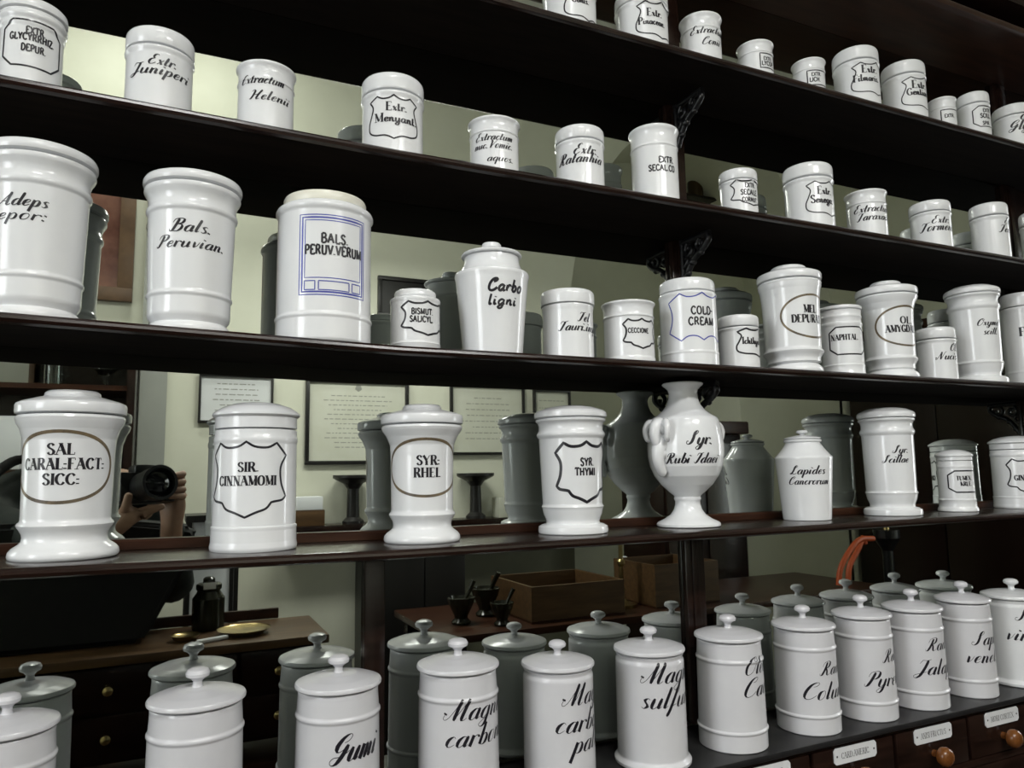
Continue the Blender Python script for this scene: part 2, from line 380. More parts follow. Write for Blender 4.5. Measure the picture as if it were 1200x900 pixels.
def write(bm, text, font, h, width, place):
    """draw text: baseline at y = 0, left at x = 0; place maps (s, z) metres to 3-D"""
    thin, thick, slant, caps, gap, nat = FONTS[font]
    total = 0.0; items = []
    for ch in text:
        g = PUNCT.get(ch) or (caps.get(ch) or CAPS.get(ch) if ch.isupper() else LOWER.get(ch))
        if not g: continue
        items.append((total, g)); total += g[0] + gap
    sx = h * nat if not width else width / max(total - gap, 0.2)
    for x0, (adv, strokes) in items:
        for kind, pts in strokes:
            q = [Vector(((x0 + x + slant * y * h / sx) * sx, y * h)) for x, y in pts]
            if kind[0] == 'l':
                P = []
                for a, b in zip(q, q[1:]):
                    k = max(1, int((b - a).length / (0.25 * h)))
                    P += [a.lerp(b, i / k) for i in range(k)]
                P.append(q[-1])
            else:
                P = catmull(q, 0.11 * h, kind[0] == 'o')
            W = []
            for i in range(len(P)):
                t = P[min(i + 1, len(P) - 1)] - P[max(i - 1, 0)]
                un = Vector((t.x - slant * t.y, t.y))
                dy = un.y / max(un.length, 1e-9)
                if kind[1] == 'T': ww = thick
                elif kind[1] == 't': ww = thin
                elif font in ('scr', 'big'): ww = thin + (thick - thin) * max(0.0, -dy) ** 1.6
                else: ww = thin + (thick - thin) * abs(dy) ** 1.5
                if font in ('scr', 'big') and kind[0] != 'l' and len(P) > 4 and i in (0, len(P) - 1): ww *= 0.6
                W.append(ww * h)
            ribbon(bm, P, W, place)
            if kind.endswith('s') and font in ('did', 'dil', 'pla'):
                for e in (q[0], q[-1]):
                    if min(abs(e.y), abs(e.y - h)) < 0.02 * h:
                        half = 0.17 * min(sx * 1.1, h)
                        ribbon(bm, [e + Vector((-half, 0)), e + Vector((half, 0))], [0.06 * h] * 2, place)
    return total * sx

# ------------------------------------------------------------------ room shell
XL, XR, YB, YF, ZF, ZC = -2.2, 4.4, 0.06, -2.6, -1.40, 2.45
struct(box('floor', (XL, -3.5, ZF - 0.05), (XR, YB + 0.1, ZF), 'floor'))
struct(box('ceiling', (XL, -3.5, ZC), (XR, YB + 0.1, ZC + 0.05), 'ceiling'))
struct(box('wall_mirror_side', (XL, YB, ZF), (XR, YB + 0.1, ZC), 'wall'))


def side_wall(nm, XW, s, y0, y1, z0, z1, num):
    """side wall with a framed window; s points out of the room"""
    bm = bmesh.new()
    def B(b, d0, d1, ya, za, yb, zb): add_box(b, (min(XW + s * d0, XW + s * d1), ya, za), (max(XW + s * d0, XW + s * d1), yb, zb))
    B(bm, 0, .1, -3.5, ZF, y0, ZC); B(bm, 0, .1, y1, ZF, YB + 0.1, ZC)
    B(bm, 0, .1, y0, ZF, y1, z0); B(bm, 0, .1, y0, z1, y1, ZC)
    struct(link_mesh(nm, bm, 'wall'))
    bm = bmesh.new()
    B(bm, .02, .06, y0, z0, y0 + .02, z1); B(bm, .02, .06, y1 - .02, z0, y1, z1)
    B(bm, .02, .06, y0 + .02, z0, y1 - .02, z0 + .02); B(bm, .02, .06, y0 + .02, z1 - .02, y1 - .02, z1)
    wn = struct(link_mesh('window_%d' % num, bm, 'white_paint'))
    bm = bmesh.new(); B(bm, .05, .055, y0 + .02, z0 + .02, y1 - .02, z1 - .02)
    link_mesh('window_pane', bm, 'pane', wn)


side_wall('wall_right', XR, 1, -0.55, -0.17, -0.38, 1.58, 1)
side_wall('wall_left', XL, -1, -1.60, -0.80, -0.15, 1.25, 2)


def opposite_wall():
    """wall across the room with a tall arched recess"""
    bm = bmesh.new()
    cx, rx, zc, rz, x1 = 3.10, 1.06, 0.75, 1.52, 4.16
    add_box(bm, (XL, YF - 0.1, ZF), (cx - rx, YF, ZC))
    add_box(bm, (x1, YF - 0.1, ZF), (XR, YF, ZC))
    n = 32; back = -3.35
    xs = [cx - rx * math.cos(math.pi * i / n) for i in range(n + 1)]
    zs_ = [zc + rz * math.sin(math.pi * i / n) for i in range(n + 1)]
    for i in range(n):
        a, b = (xs[i], zs_[i]), (xs[i + 1], zs_[i + 1])
        v = [bm.verts.new(p) for p in ((a[0], YF, a[1]), (b[0], YF, b[1]), (b[0], YF, ZC), (a[0], YF, ZC))]
        bm.faces.new(v)
        v = [bm.verts.new(p) for p in ((a[0], YF, a[1]), (a[0], back, a[1]), (b[0], back, b[1]), (b[0], YF, b[1]))]
        bm.faces.new(v)
    for x in (cx - rx, x1):
        v = [bm.verts.new(p) for p in ((x, YF, ZF), (x, back, ZF), (x, back, zc), (x, YF, zc))]
        bm.faces.new(v)
    add_box(bm, (XL, back - 0.1, ZF), (XR, back, ZC))
    bmesh.ops.recalc_face_normals(bm, faces=bm.faces)
    struct(link_mesh('wall_opposite', bm, 'wall'))
    struct(box('trim_1', (-0.118, YF, ZF), (-0.012, YF + 0.07, ZC), 'wall_grey'))
    struct(box('trim_2', (3.28, -3.35, ZF), (4.158, -2.62, 0.86), 'wall'))


opposite_wall()

for i, (lx, pw) in enumerate(LAMPS):
    pl = ('over the dispensing desk', 'towards the arched recess', 'near the wooden display niche')[i]
    lt = thing('ceiling_lamp', 'rectangular white ceiling lamp hung on a thin rod ' + pl, 'lamp', lx, 0, 'hanging lamps')
    bm = bmesh.new()
    add_box(bm, (-0.34, -0.13, 0.0), (0.34, 0.13, 0.05), 0.008)
    link_mesh('lamp_housing', bm, 'white_paint', lt, smooth=35)
    box('lamp_diffuser', (-0.31, -0.10, -0.012), (0.31, 0.10, 0.002), 'lamp_glow', lt)
    bm = bmesh.new(); add_tube(bm, [(0, 0, 0.0505), (0, 0, ZC - lx[2])], 0.006, 8)
    link_mesh('hanging_rod', bm, 'iron', lt, smooth=60)

# ------------------------------------------------------------------ mirror-backed shelving
Z0 = {'A': 0.651, 'B': 0.406, 'C': 0.158, 'D': -0.084}
WARP = {'A': 0.0, 'B': 0.016, 'C': 0.025, 'D': 0.012, 'T': 0.0}
XS = [-0.80 + 0.05 * i for i in range(70)]
SX1 = XS[-1]
shelving = thing('wall_shelving', 'dark wooden apothecary shelving filling the wall above the drawer counter', 'shelves')


def warp(k): return lambda x: WARP[k] * max(0.0, 0.25 - x)


SECT = [(-0.0005, 0), (-0.139, 0), (-0.1445, -0.0012), (-0.1475, -0.004), (-0.1480, -0.007), (-0.1465, -0.0105), (-0.142, -0.0125), (-0.137, -0.0130), (-0.0005, -0.0130)]
for k in 'ABCD':
    so = sweep_x('shelf', [(y, z + Z0[k]) for y, z in SECT], XS, warp(k), ['wood', 'wood_shaded'], shelving)
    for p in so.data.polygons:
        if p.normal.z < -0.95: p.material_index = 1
sweep_x('shelf', [(y * 1.06, z * 1.5 + 0.903) for y, z in SECT], XS, warp('T'), 'wood_red', shelving)
sweep_x('crest_board', [(-0.0005, 0.94), (-0.165, 0.94), (-0.172, 0.955), (-0.16, 0.975), (-0.19, 1.02), (-0.19, 1.04), (-0.0005, 1.04)], XS[::4] + [SX1], warp('T'), 'wood', shelving)
sweep_x('back_strip', [(-0.0005, -0.0835), (-0.010, -0.0835), (-0.0105, -0.074), (-0.008, -0.0715), (-0.0005, -0.0715)], XS, warp('D'), 'wood_red', shelving)


def upright(x0, x1):
    # fluted batten in front of the mirror; the shelf boards are cut around it
    zs_ = [(-0.396, -0.098), (-0.0712, 0.144), (0.1585, 0.392), (0.4065, 0.637), (0.6515, 0.882)]
    bm = bmesh.new()
    for z0, z1 in zs_:
        add_box(bm, (x0, -0.011, z0), (x1, -0.0006, z1), 0.002)
        add_box(bm, (x0 + (x1 - x0) * 0.3, -0.014, z0 + 0.01), (x1 - (x1 - x0) * 0.3, -0.0105, z1 - 0.01), 0.001)
    return link_mesh('upright', bm, 'wood', shelving, smooth=35)


upright(0.766, 0.803); upright(1.705, 1.745); upright(-0.62, -0.58)
bm = bmesh.new(); add_box(bm, (0.242, -0.010, -0.396), (0.270, -0.0006, -0.097), 0.002)
link_mesh('mirror_batten', bm, 'wood', shelving, smooth=35)


def bracket(x, zt):
    """scrolled iron leaf bracket under a shelf, standing out from the upright"""
    bm = bmesh.new()
    def T(pts, r): add_tube(bm, catmull([(x, p[0], zt + p[1]) for p in pts], 0.004), r, 8)
    T([(-0.014, -0.001), (-0.014, -0.035), (-0.014, -0.082)], 0.005)
    T([(-0.016, -0.006), (-0.05, -0.006), (-0.085, -0.007)], 0.005)
    T([(-0.016, -0.078), (-0.028, -0.058), (-0.045, -0.040), (-0.066, -0.030), (-0.082, -0.018), (-0.080, -0.010)], 0.0055)
    T([(-0.028, -0.010), (-0.022, -0.022), (-0.030, -0.032), (-0.040, -0.026), (-0.036, -0.017), (-0.030, -0.020)], 0.0042)
    T([(-0.060, -0.010), (-0.052, -0.018), (-0.056, -0.027), (-0.066, -0.025), (-0.066, -0.017)], 0.0038)
    T([(-0.016, -0.050), (-0.024, -0.046), (-0.028, -0.038), (-0.022, -0.034)], 0.004)
    for (py, pz, r) in ((-0.040, -0.045, 0.007), (-0.028, -0.062, 0.006), (-0.062, -0.034, 0.006), (-0.074, -0.026, 0.005)):
        bmesh.ops.create_icosphere(bm, subdivisions=2, radius=r, matrix=Matrix.Translation((x, py, zt + pz)))
    bmesh.ops.recalc_face_normals(bm, faces=bm.faces)
    link_mesh('scroll_bracket', bm, 'iron', shelving, smooth=60)


for k in 'ABC':
    bracket(0.785, Z0[k] - 0.0135)
    if k == 'C': bracket(1.725, Z0[k] - 0.0135)

mir = box('wall_mirror', (-0.80, 0.0, -0.397), (1.75, 0.004, 0.889), 'mirror')
tag(mir, 'long darkened mirror behind the jars reflecting the room', 'mirror')
box('back_panel', (1.752, 0.0, -0.397), (SX1, 0.012, 0.889), 'wood', shelving)

# ------------------------------------------------------------------ counter with drawers
ZE = -0.409
sweep_cnt = [(0.02, ZE), (-0.126, ZE), (-0.1295, ZE - 0.001), (-0.1305, ZE - 0.004), (-0.1295, ZE - 0.009), (-0.126, ZE - 0.011), (0.02, ZE - 0.011)]
tag(sweep_x('counter_top', sweep_cnt, [-0.8, 0.5, 1.5, SX1], lambda x: 0.0, 'counter'), 'long black counter top under the tall lidded canisters', 'counter top')
cab = thing('drawer_cabinet', 'dark wooden drawer cabinet below the counter with white name plates', 'cabinet')
bm = bmesh.new()
add_box(bm, (-0.8, -0.095, -1.39), (SX1, 0.02, ZE - 0.0115))
add_box(bm, (-0.8, -0.122, -0.5085), (SX1, -0.094, -0.497), 0.002)
add_box(bm, (-0.8, -0.122, ZE - 0.016), (SX1, -0.094, ZE - 0.0115))
add_box(bm, (-0.8, -0.11, -1.395), (SX1, -0.09, -1.30))
link_mesh('carcass', bm, 'wood', cab, smooth=35)
PLATE = {0: 'CARD.AMERIC.', 1: 'ANISI FRUCTUS', 2: 'MORI CORTEX', -1: 'CARI FRUCTUS'}
for k in range(-9, 9):
    xc = 0.987 + 0.181 * k
    for row, (z0, z1) in enumerate(((-0.4955, -0.4265), (-0.600, -0.510))):
        if row == 1 and not 0 <= k <= 4: continue
        d = box('drawer', (xc - 0.0865, -0.1225, z0), (xc + 0.0865, -0.0955, z1), 'wood', cab, 0.002)
        if row == 0 and -2 <= k <= 4:
            bm = bmesh.new(); ch = 0.004
            pts = [(-0.046 + ch, -0.012), (0.046 - ch, -0.012), (0.046, -0.012 + ch), (0.046, 0.012 - ch), (0.046 - ch, 0.012), (-0.046 + ch, 0.012), (-0.046, 0.012 - ch), (-0.046, -0.012 + ch)]
            f = bm.faces.new([bm.verts.new((xc + a, -0.1228, -0.438 + b)) for a, b in pts])
            ex = bmesh.ops.extrude_face_region(bm, geom=[f])
            for v in ex['geom']:
                if isinstance(v, bmesh.types.BMVert): v.co.y -= 0.0016
            bmesh.ops.recalc_face_normals(bm, faces=bm.faces)
            pl = link_mesh('name_plate', bm, 'enamel', d)
            if k in PLATE:
                bm = bmesh.new(); t = PLATE[k]; hh = 0.0085
                write(bm, t, 'pla', hh, 0.062, lambda p, xc=xc: (xc - 0.031 + p.x, -0.12455, -0.4422 + p.y))
                for sx in (-0.040, 0.040):
                    bmesh.ops.create_circle(bm, cap_ends=True, segments=8, radius=0.0017, matrix=Matrix.Translation((xc + sx, -0.1246, -0.438)) @ Matrix.Rotation(math.pi / 2, 4, 'X'))
                link_mesh('lettering', bm, 'ink', pl)
            prof = [(0.0, 0.0), (0.006, 0.0), (0.0065, 0.006), (0.0085, 0.010), (0.014, 0.014), (0.0155, 0.020), (0.014, 0.026), (0.009, 0.030), (0.0, 0.031)]
            kn = lathe('knob', prof, 'wood_knob', d, n=28)
            kn.matrix_local = Matrix.Translation((xc, -0.1224, -0.469)) @ Matrix.Rotation(math.pi / 2, 4, 'X')

# ------------------------------------------------------------------ porcelain jars
def profiles(ty, n):
    lid = knob = None
    if ty == 'lid':
        body = [(0, 0), (.95, 0), (.985, .012), (.99, .03), (.985, .06), (.985, .70), (1.0, .725), (1.03, .742), (1.035, .758), (1.02, .772), (.92, .775), (0, .775)]
        lid = [(0, .798), (.95, .798), (1.0, .802), (1.02, .815), (1.02, .925), (1.005, .965), (.96, .988), (.88, 1.0), (.84, .996), (0, .996)]
    elif ty == 'rim':
        body = [(0, 0), (.96, 0), (1.0, .012), (1.01, .03), (1.01, .085), (1.0, .10), (.985, .11), (.98, .73), (.99, .745), (1.012, .752), (1.012, .764), (.99, .774), (.978, .79), (.978, .88), (.99, .915), (1.02, .945), (1.055, .962), (1.065, .976), (1.055, .992), (1.02, 1.0), (.98, .988), (.955, .93), (.95, .80), (.9, .3), (0, .28)]
    elif ty == 'rimband':
        body = [(0, 0), (.97, 0), (1.0, .012), (1.0, .10), (1.02, .112), (1.02, .125), (.99, .14), (.975, .70), (1.0, .715), (1.02, .73), (1.02, .75), (1.0, .765), (1.02, .79), (1.07, .805), (1.08, .83), (1.05, .85), (1.02, .86), (1.02, .88), (0, .88)]
        lid = [(0, .89), (1.03, .89), (1.08, .90), (1.09, .93), (1.06, .975), (.98, 1.0), (0, 1.0)]
    elif ty == 'alb':
        body = [(0, 0), (.93, 0), (.96, .008), (.965, .024), (.945, .042), (.89, .056), (.855, .064), (.87, .074), (.925, .094), (.945, .115), (.95, .215), (.965, .222), (.985, .230), (.985, .240), (.965, .248), (.955, .256), (1.01, .745), (1.03, .752), (1.055, .762), (1.06, .775), (1.045, .787), (1.015, .797), (1.015, .835), (1.05, .865), (1.10, .885), (1.125, .90), (1.115, .918), (1.07, .925), (0, .925)]
        lid = [(0, .932), (1.07, .932), (1.135, .938), (1.155, .952), (1.15, .972), (1.115, .99), (1.04, 1.0), (0, 1.0)]
    elif ty == 'inset':
        body = [(0, 0), (.97, 0), (1.0, .012), (1.0, .15), (1.015, .156), (1.025, .166), (1.015, .176), (.995, .184), (.99, .855), (1.01, .865), (1.035, .877), (1.035, .893), (1.01, .91), (.95, .925), (.88, .93), (0, .93)]
        lid = [(0, .934), (.87, .934), (.88, .94), (.88, .98), (.86, .995), (.8, 1.0), (0, 1.0)]
    elif ty == 'raised':
        body = [(0, 0), (.98, 0), (1.0, .015), (1.0, .115), (1.015, .125), (1.0, .14), (.985, .15), (.985, .79), (1.0, .81), (1.01, .835), (.99, .86), (.93, .875), (.82, .88), (0, .88)]
        lid = [(0, .885), (.80, .885), (.83, .895), (.83, .96), (.80, .985), (.74, 1.0), (0, 1.0)]
    elif ty == 'thick':
        body = [(0, 0), (.96, 0), (.985, .015), (.98, .03), (.975, .70), (.985, .73), (1.0, .765), (.99, .785), (.93, .79), (0, .79)]
        lid = [(0, .797), (.98, .797), (1.04, .805), (1.045, .83), (1.045, .93), (1.03, .97), (.97, .997), (.9, 1.0), (0, 1.0)]
    elif ty == 'lidband':
        body = [(0, 0), (.98, 0), (1.0, .012), (1.0, .145), (1.012, .152), (1.012, .162), (.99, .172), (.985, .78), (.995, .80), (1.01, .815), (1.01, .83), (.98, .845), (.92, .85), (0, .85)]
        lid = [(0, .858), (.93, .858), (.965, .865), (.965, .95), (.945, .98), (.88, 1.0), (0, 1.0)]
    elif ty == 'band':
        body = [(0, 0), (.99, 0), (1.02, .012), (1.03, .04), (1.0, .055), (1.0, .14), (1.015, .15), (1.0, .165), (.985, .17), (.98, .70), (1.0, .715), (1.015, .735), (1.0, .755), (.97, .765), (.97, .82), (.99, .83), (1.0, .845), (.985, .86), (.97, .87), (.98, .92), (1.0, .935), (.95, .94), (0, .94)]
        lid = [(0, .945), (.95, .945), (1.02, .952), (1.04, .97), (1.02, .99), (.96, 1.0), (0, 1.0)]
    elif ty == 'foot':
        fo, ri = {'D1': (1.21, 1.24), 'D3': (1.22, 1.33), 'C10': (1.0, 1.14), 'C12': (1.08, 1.26)}[n]
        body = [(0, 0), (fo * .95, 0), (fo * .985, .008), (fo, .022), (fo * .985, .045), (fo * .93, .065), (fo * .82, .088), (.94, .103), (.925, .125), (.94, .145), (1.0, .172), (1.04, .185), (1.06, .197), (1.04, .209), (1.0, .217), (.985, .23), (1.0, .50), (1.01, .62), (1.03, .70), (1.0 + (ri - 1) * .45, .765), (1.0 + (ri - 1) * .8, .80), (ri * .97, .813), (ri * .985, .826), (ri * .965, .840), (ri * .93, .845), (0, .845)]
        lid = [(0, .852), (ri * .94, .852), (ri * .99, .857), (ri, .870), (ri, .905), (ri * .98, .918), (ri * .90, .930), (.78, .955), (.66, .962), (.63, .970), (.62, .985), (.56, .997), (.46, 1.0), (0, 1.0)]
    elif ty == 'footring':
        tp = 1.05 if n == 'D4' else 1.0
        body = [(0, 0), (1.08, 0), (1.12, .008), (1.13, .03), (1.11, .055), (1.0, .07), (.87, .078), (.855, .095), (.88, .115), (.94, .145), (.97, .18), (.985, .196), (1.01, .206), (.985, .218), (.965, .226), (tp, .735), (tp * 1.03, .745), (tp * 1.06, .758), (tp * 1.065, .773), (tp * 1.04, .785), (tp, .80), (tp * .995, .835), (tp * 1.03, .86), (tp * 1.09, .872), (tp * 1.10, .886), (tp * 1.06, .893), (0, .893)]
        lid = [(0, .898), (tp * 1.08, .898), (tp * 1.13, .905), (tp * 1.135, .92), (tp * 1.125, .94), (tp * 1.06, .955), (.80, .982), (.5, .995), (.2, 1.0), (0, 1.0)]
    elif ty == 'dome':
        body = [(0, 0), (1.0, 0), (1.03, .012), (1.035, .03), (1.015, .055), (1.01, .14), (1.02, .15), (1.015, .16), (.99, .166), (.985, .71), (1.0, .72), (1.005, .735), (1.0, .75), (.985, .757), (.985, .80), (.93, .806), (0, .806)]
        lid = [(0, .812), (.94, .812), (.985, .815), (.985, .888), (1.02, .893), (1.055, .903), (1.05, .917), (1.0, .93), (.82, .962), (.55, .987), (.25, .998), (0, 1.0)]
    elif ty == 'dome2':
        body = [(0, 0), (1.06, 0), (1.11, .015), (1.10, .05), (1.04, .075), (1.02, .09), (1.02, .18), (1.04, .19), (1.0, .21), (.985, .215), (.985, .70), (1.01, .715), (1.01, .73), (.985, .745), (.985, .81), (.93, .815), (0, .815)]
        lid = [(0, .822), (.94, .822), (.985, .825), (.985, .875), (1.03, .885), (1.05, .90), (1.03, .92), (.85, .955), (.55, .985), (.2, 1.0), (0, 1.0)]
    elif ty == 'shoulder':
        body = [(0, 0), (.78, 0), (.81, .008), (.82, .03), (.90, .33), (1.0, .655), (1.02, .68), (1.03, .70), (1.01, .716), (.95, .725), (.86, .745), (.80, .78), (.765, .82), (.755, .862), (0, .862)]
        lid = [(0, .867), (.76, .867), (.83, .872), (.845, .882), (.82, .895), (.62, .915), (.35, .93), (0, .935)]
        knob = [(0, .93), (.22, .93), (.23, .945), (.27, .955), (.275, .98), (.24, .996), (.15, 1.0), (0, 1.0)]
    elif ty == 'shoulder2':
        body = [(0, 0), (.80, 0), (.83, .008), (.84, .03), (.92, .35), (1.0, .665), (1.01, .685), (1.0, .697), (.95, .71), (.80, .765), (.68, .815), (.625, .84), (.61, .855), (.66, .865), (.67, .88), (.64, .89), (0, .89)]
        lid = [(0, .894), (.62, .894), (.66, .90), (.64, .91), (.40, .93), (.15, .942), (0, .943)]
        knob = [(0, .935), (.09, .938), (.09, .955), (.19, .962), (.215, .975), (.18, .992), (.08, 1.0), (0, 1.0)]
    elif ty == 'urn':
        body = [(0, 0), (.79, 0), (.83, .008), (.83, .022), (.79, .034), (.62, .055), (.46, .085), (.37, .12), (.33, .155), (.325, .18), (.345, .19), (.355, .20), (.34, .212), (.36, .222), (.48, .248), (.67, .298), (.84, .36), (.95, .43), (1.0, .505), (1.005, .575), (.985, .645), (.945, .71), (.905, .757), (.88, .772), (.84, .781), (.72, .80), (.56, .835), (.45, .875), (.395, .92), (.375, .96), (.40, .985), (.47, 1.005), (.53, 1.017), (.55, 1.026), (.53, 1.034), (.47, 1.034), (.40, 1.01), (.34, .96), (.34, .9), (.7, .7), (.6, .4), (0, .3)]
    elif ty == 'can':
        body = [(0, 0), (.99, 0), (1.02, .008), (1.02, .128), (1.03, .134), (1.05, .140), (1.05, .150), (1.03, .156), (1.01, .162), (.985, .655), (1.0, .662), (1.015, .668), (1.015, .678), (1.0, .684), (.98, .69), (.955, .79), (.96, .803), (.94, .812), (.88, .815), (0, .815)]
        lid = [(0, .821), (.95, .821), (1.0, .823), (1.035, .830), (1.04, .842), (1.015, .853), (.80, .873), (.45, .891), (.2, .897), (0, .898)]
        knob = [(0, .892), (.13, .895), (.10, .91), (.10, .928), (.15, .942), (.245, .955), (.26, .972), (.22, .990), (.12, 1.0), (0, 1.0)]
    else:  # canplain
        body = [(0, 0), (1.05, 0), (1.09, .010), (1.095, .03), (1.05, .047), (1.01, .055), (.995, .065), (.985, .745), (.98, .765), (.955, .775), (.95, .785), (.965, .797), (.975, .805), (.93, .812), (0, .812)]
        lid = [(0, .818), (.95, .818), (1.0, .82), (1.03, .827), (1.035, .840), (1.01, .853), (.80, .873), (.45, .891), (.2, .897), (0, .898)]
        knob = [(0, .892), (.13, .895), (.10, .91), (.10, .928), (.15, .942), (.235, .955), (.25, .972), (.21, .990), (.12, 1.0), (0, 1.0)]
    return body, lid, knob


def shield(ty):
    """closed outline in the unit square as a list of dense points"""
    if ty == 'shp':
        segs = [('c', [(.5, 1), (.60, .935), (.75, .925), (.86, .985)]), ('l', [(.86, .985), (1.0, .82)]), ('c', [(1, .82), (.92, .66), (.93, .45), (1.0, .27)]), ('c', [(1.0, .27), (.95, .22), (.84, .20), (.80, .19)]), ('c', [(.80, .19), (.74, .11), (.62, .06), (.5, 0)])]
    elif ty == 'shr':
        segs = [('c', [(.5, 1), (.60, .93), (.72, .92), (.82, .975)]), ('l', [(.82, .975), (.98, .86)]), ('c', [(.98, .86), (.91, .72), (.95, .52), (1.0, .34), (.98, .17), (.85, .085), (.65, .07), (.5, 0)])]
    elif ty == 'col':
        segs = [('c', [(.5, 1), (.6, .93), (.72, .92), (.82, .99)]), ('l', [(.82, .99), (1.0, .82)]), ('c', [(1.0, .82), (.95, .6), (.95, .4), (1.0, .18)]), ('l', [(1.0, .18), (.82, .0)]), ('c', [(.82, 0), (.72, .09), (.6, .09), (.5, .01)])]
    elif ty == 'ova':
        return [(.5 + .5 * math.cos(2 * math.pi * i / 64), .5 + .5 * math.sin(2 * math.pi * i / 64)) for i in range(64)]
    elif ty == 'oct':
        c = [(.18, 0), (.82, 0), (1, .2), (1, .8), (.82, 1), (.18, 1), (0, .8), (0, .2)]
        segs = None
    else:
        c = [(0, 0), (1, 0), (1, 1), (0, 1)]
        segs = None
    if segs is None:
        out = []
        for a, b in zip(c, c[1:] + c[:1]):
            out += [(a[0] + (b[0] - a[0]) * i / 8, a[1] + (b[1] - a[1]) * i / 8) for i in range(8)]
        return out
    half = []
    for k, p in segs:
        q = [Vector(a) for a in p]
        d = catmull(q, .03) if k == 'c' else [q[0].lerp(q[1], i / 5) for i in range(6)]
        half += d[:-1]
    half.append(Vector(segs[-1][1][-1]))
    out = [(p.x, p.y) for p in half]
    out += [(1 - p.x, p.y) for p in reversed(half[1:-1])]
    return out


def outer_radius(body, lid):
    P = body + (lid or [])
    def f(z):
        best = 0.0
        for (r0, z0), (r1, z1) in zip(P, P[1:]):
            lo, hi = min(z0, z1), max(z0, z1)
            if lo <= z <= hi:
                r = max(r0, r1) if hi - lo < 1e-9 else r0 + (r1 - r0) * (z - z0) / (z1 - z0)
                best = max(best, r)
        return best
    return f


JAR_TALK = {
 'lid': 'small white porcelain lidded pot', 'rim': 'small white porcelain pot with flared rim', 'rimband': 'small white porcelain pot with banded rim',
 'alb': 'large white porcelain albarello jar with heavy moulded rim', 'inset': 'large white jar with cream inset lid', 'raised': 'low white porcelain pot with raised lid',
 'thick': 'white porcelain pot with thick lid', 'lidband': 'white porcelain pot with banded foot and lid', 'band': 'white porcelain pot with ringed neck',
 'foot': 'tall footed white jar with stepped lid', 'footring': 'tall footed white porcelain jar with ringed neck', 'dome': 'white porcelain cylinder jar with domed lid',
 'dome2': 'small white porcelain jar with domed lid', 'shoulder': 'shouldered white porcelain jar with knobbed lid', 'shoulder2': 'shouldered white porcelain jar with small knob lid',
 'urn': 'white porcelain urn with scrolled handles', 'can': 'tall white lidded canister with two raised rings', 'canplain': 'tall white lidded canister with footed base',
}
ROWTALK = {'A': 'on the highest jar shelf', 'B': 'on the second shelf down', 'C': 'on the third shelf down', 'D': 'on the shelf above the canisters', 'E': 'on the counter'}
ROWGROUP = {'A': 'pots on the highest jar shelf', 'B': 'pots on the second shelf down', 'C': 'jars on the third shelf down', 'D': 'jars on the shelf above the canisters', 'E': 'canisters along the counter'}
FRTALK = {'shr': 'in a rounded shield', 'shp': 'in a pointed shield', 'rec': 'in a small box', 'oct': 'in an eight-sided frame', 'bal': 'in a blue double frame', 'col': 'in a blue shield', 'ova': 'in an oval line', None: ''}
SPECIAL = {
 'E0': 'tall white lidded canister cut by the left edge, leftmost on the counter',
 'E1': 'tall white lidded canister without visible writing, left of the Gumi canister',
 'B13': 'small white porcelain pot cut by the right edge, second shelf down',
}
SEEN = {'A1': 'small white porcelain pot with shield, leftmost on the highest jar shelf', 'A8': 'smallest white pot with a boxed label, right of the Extr Gentian pot'}


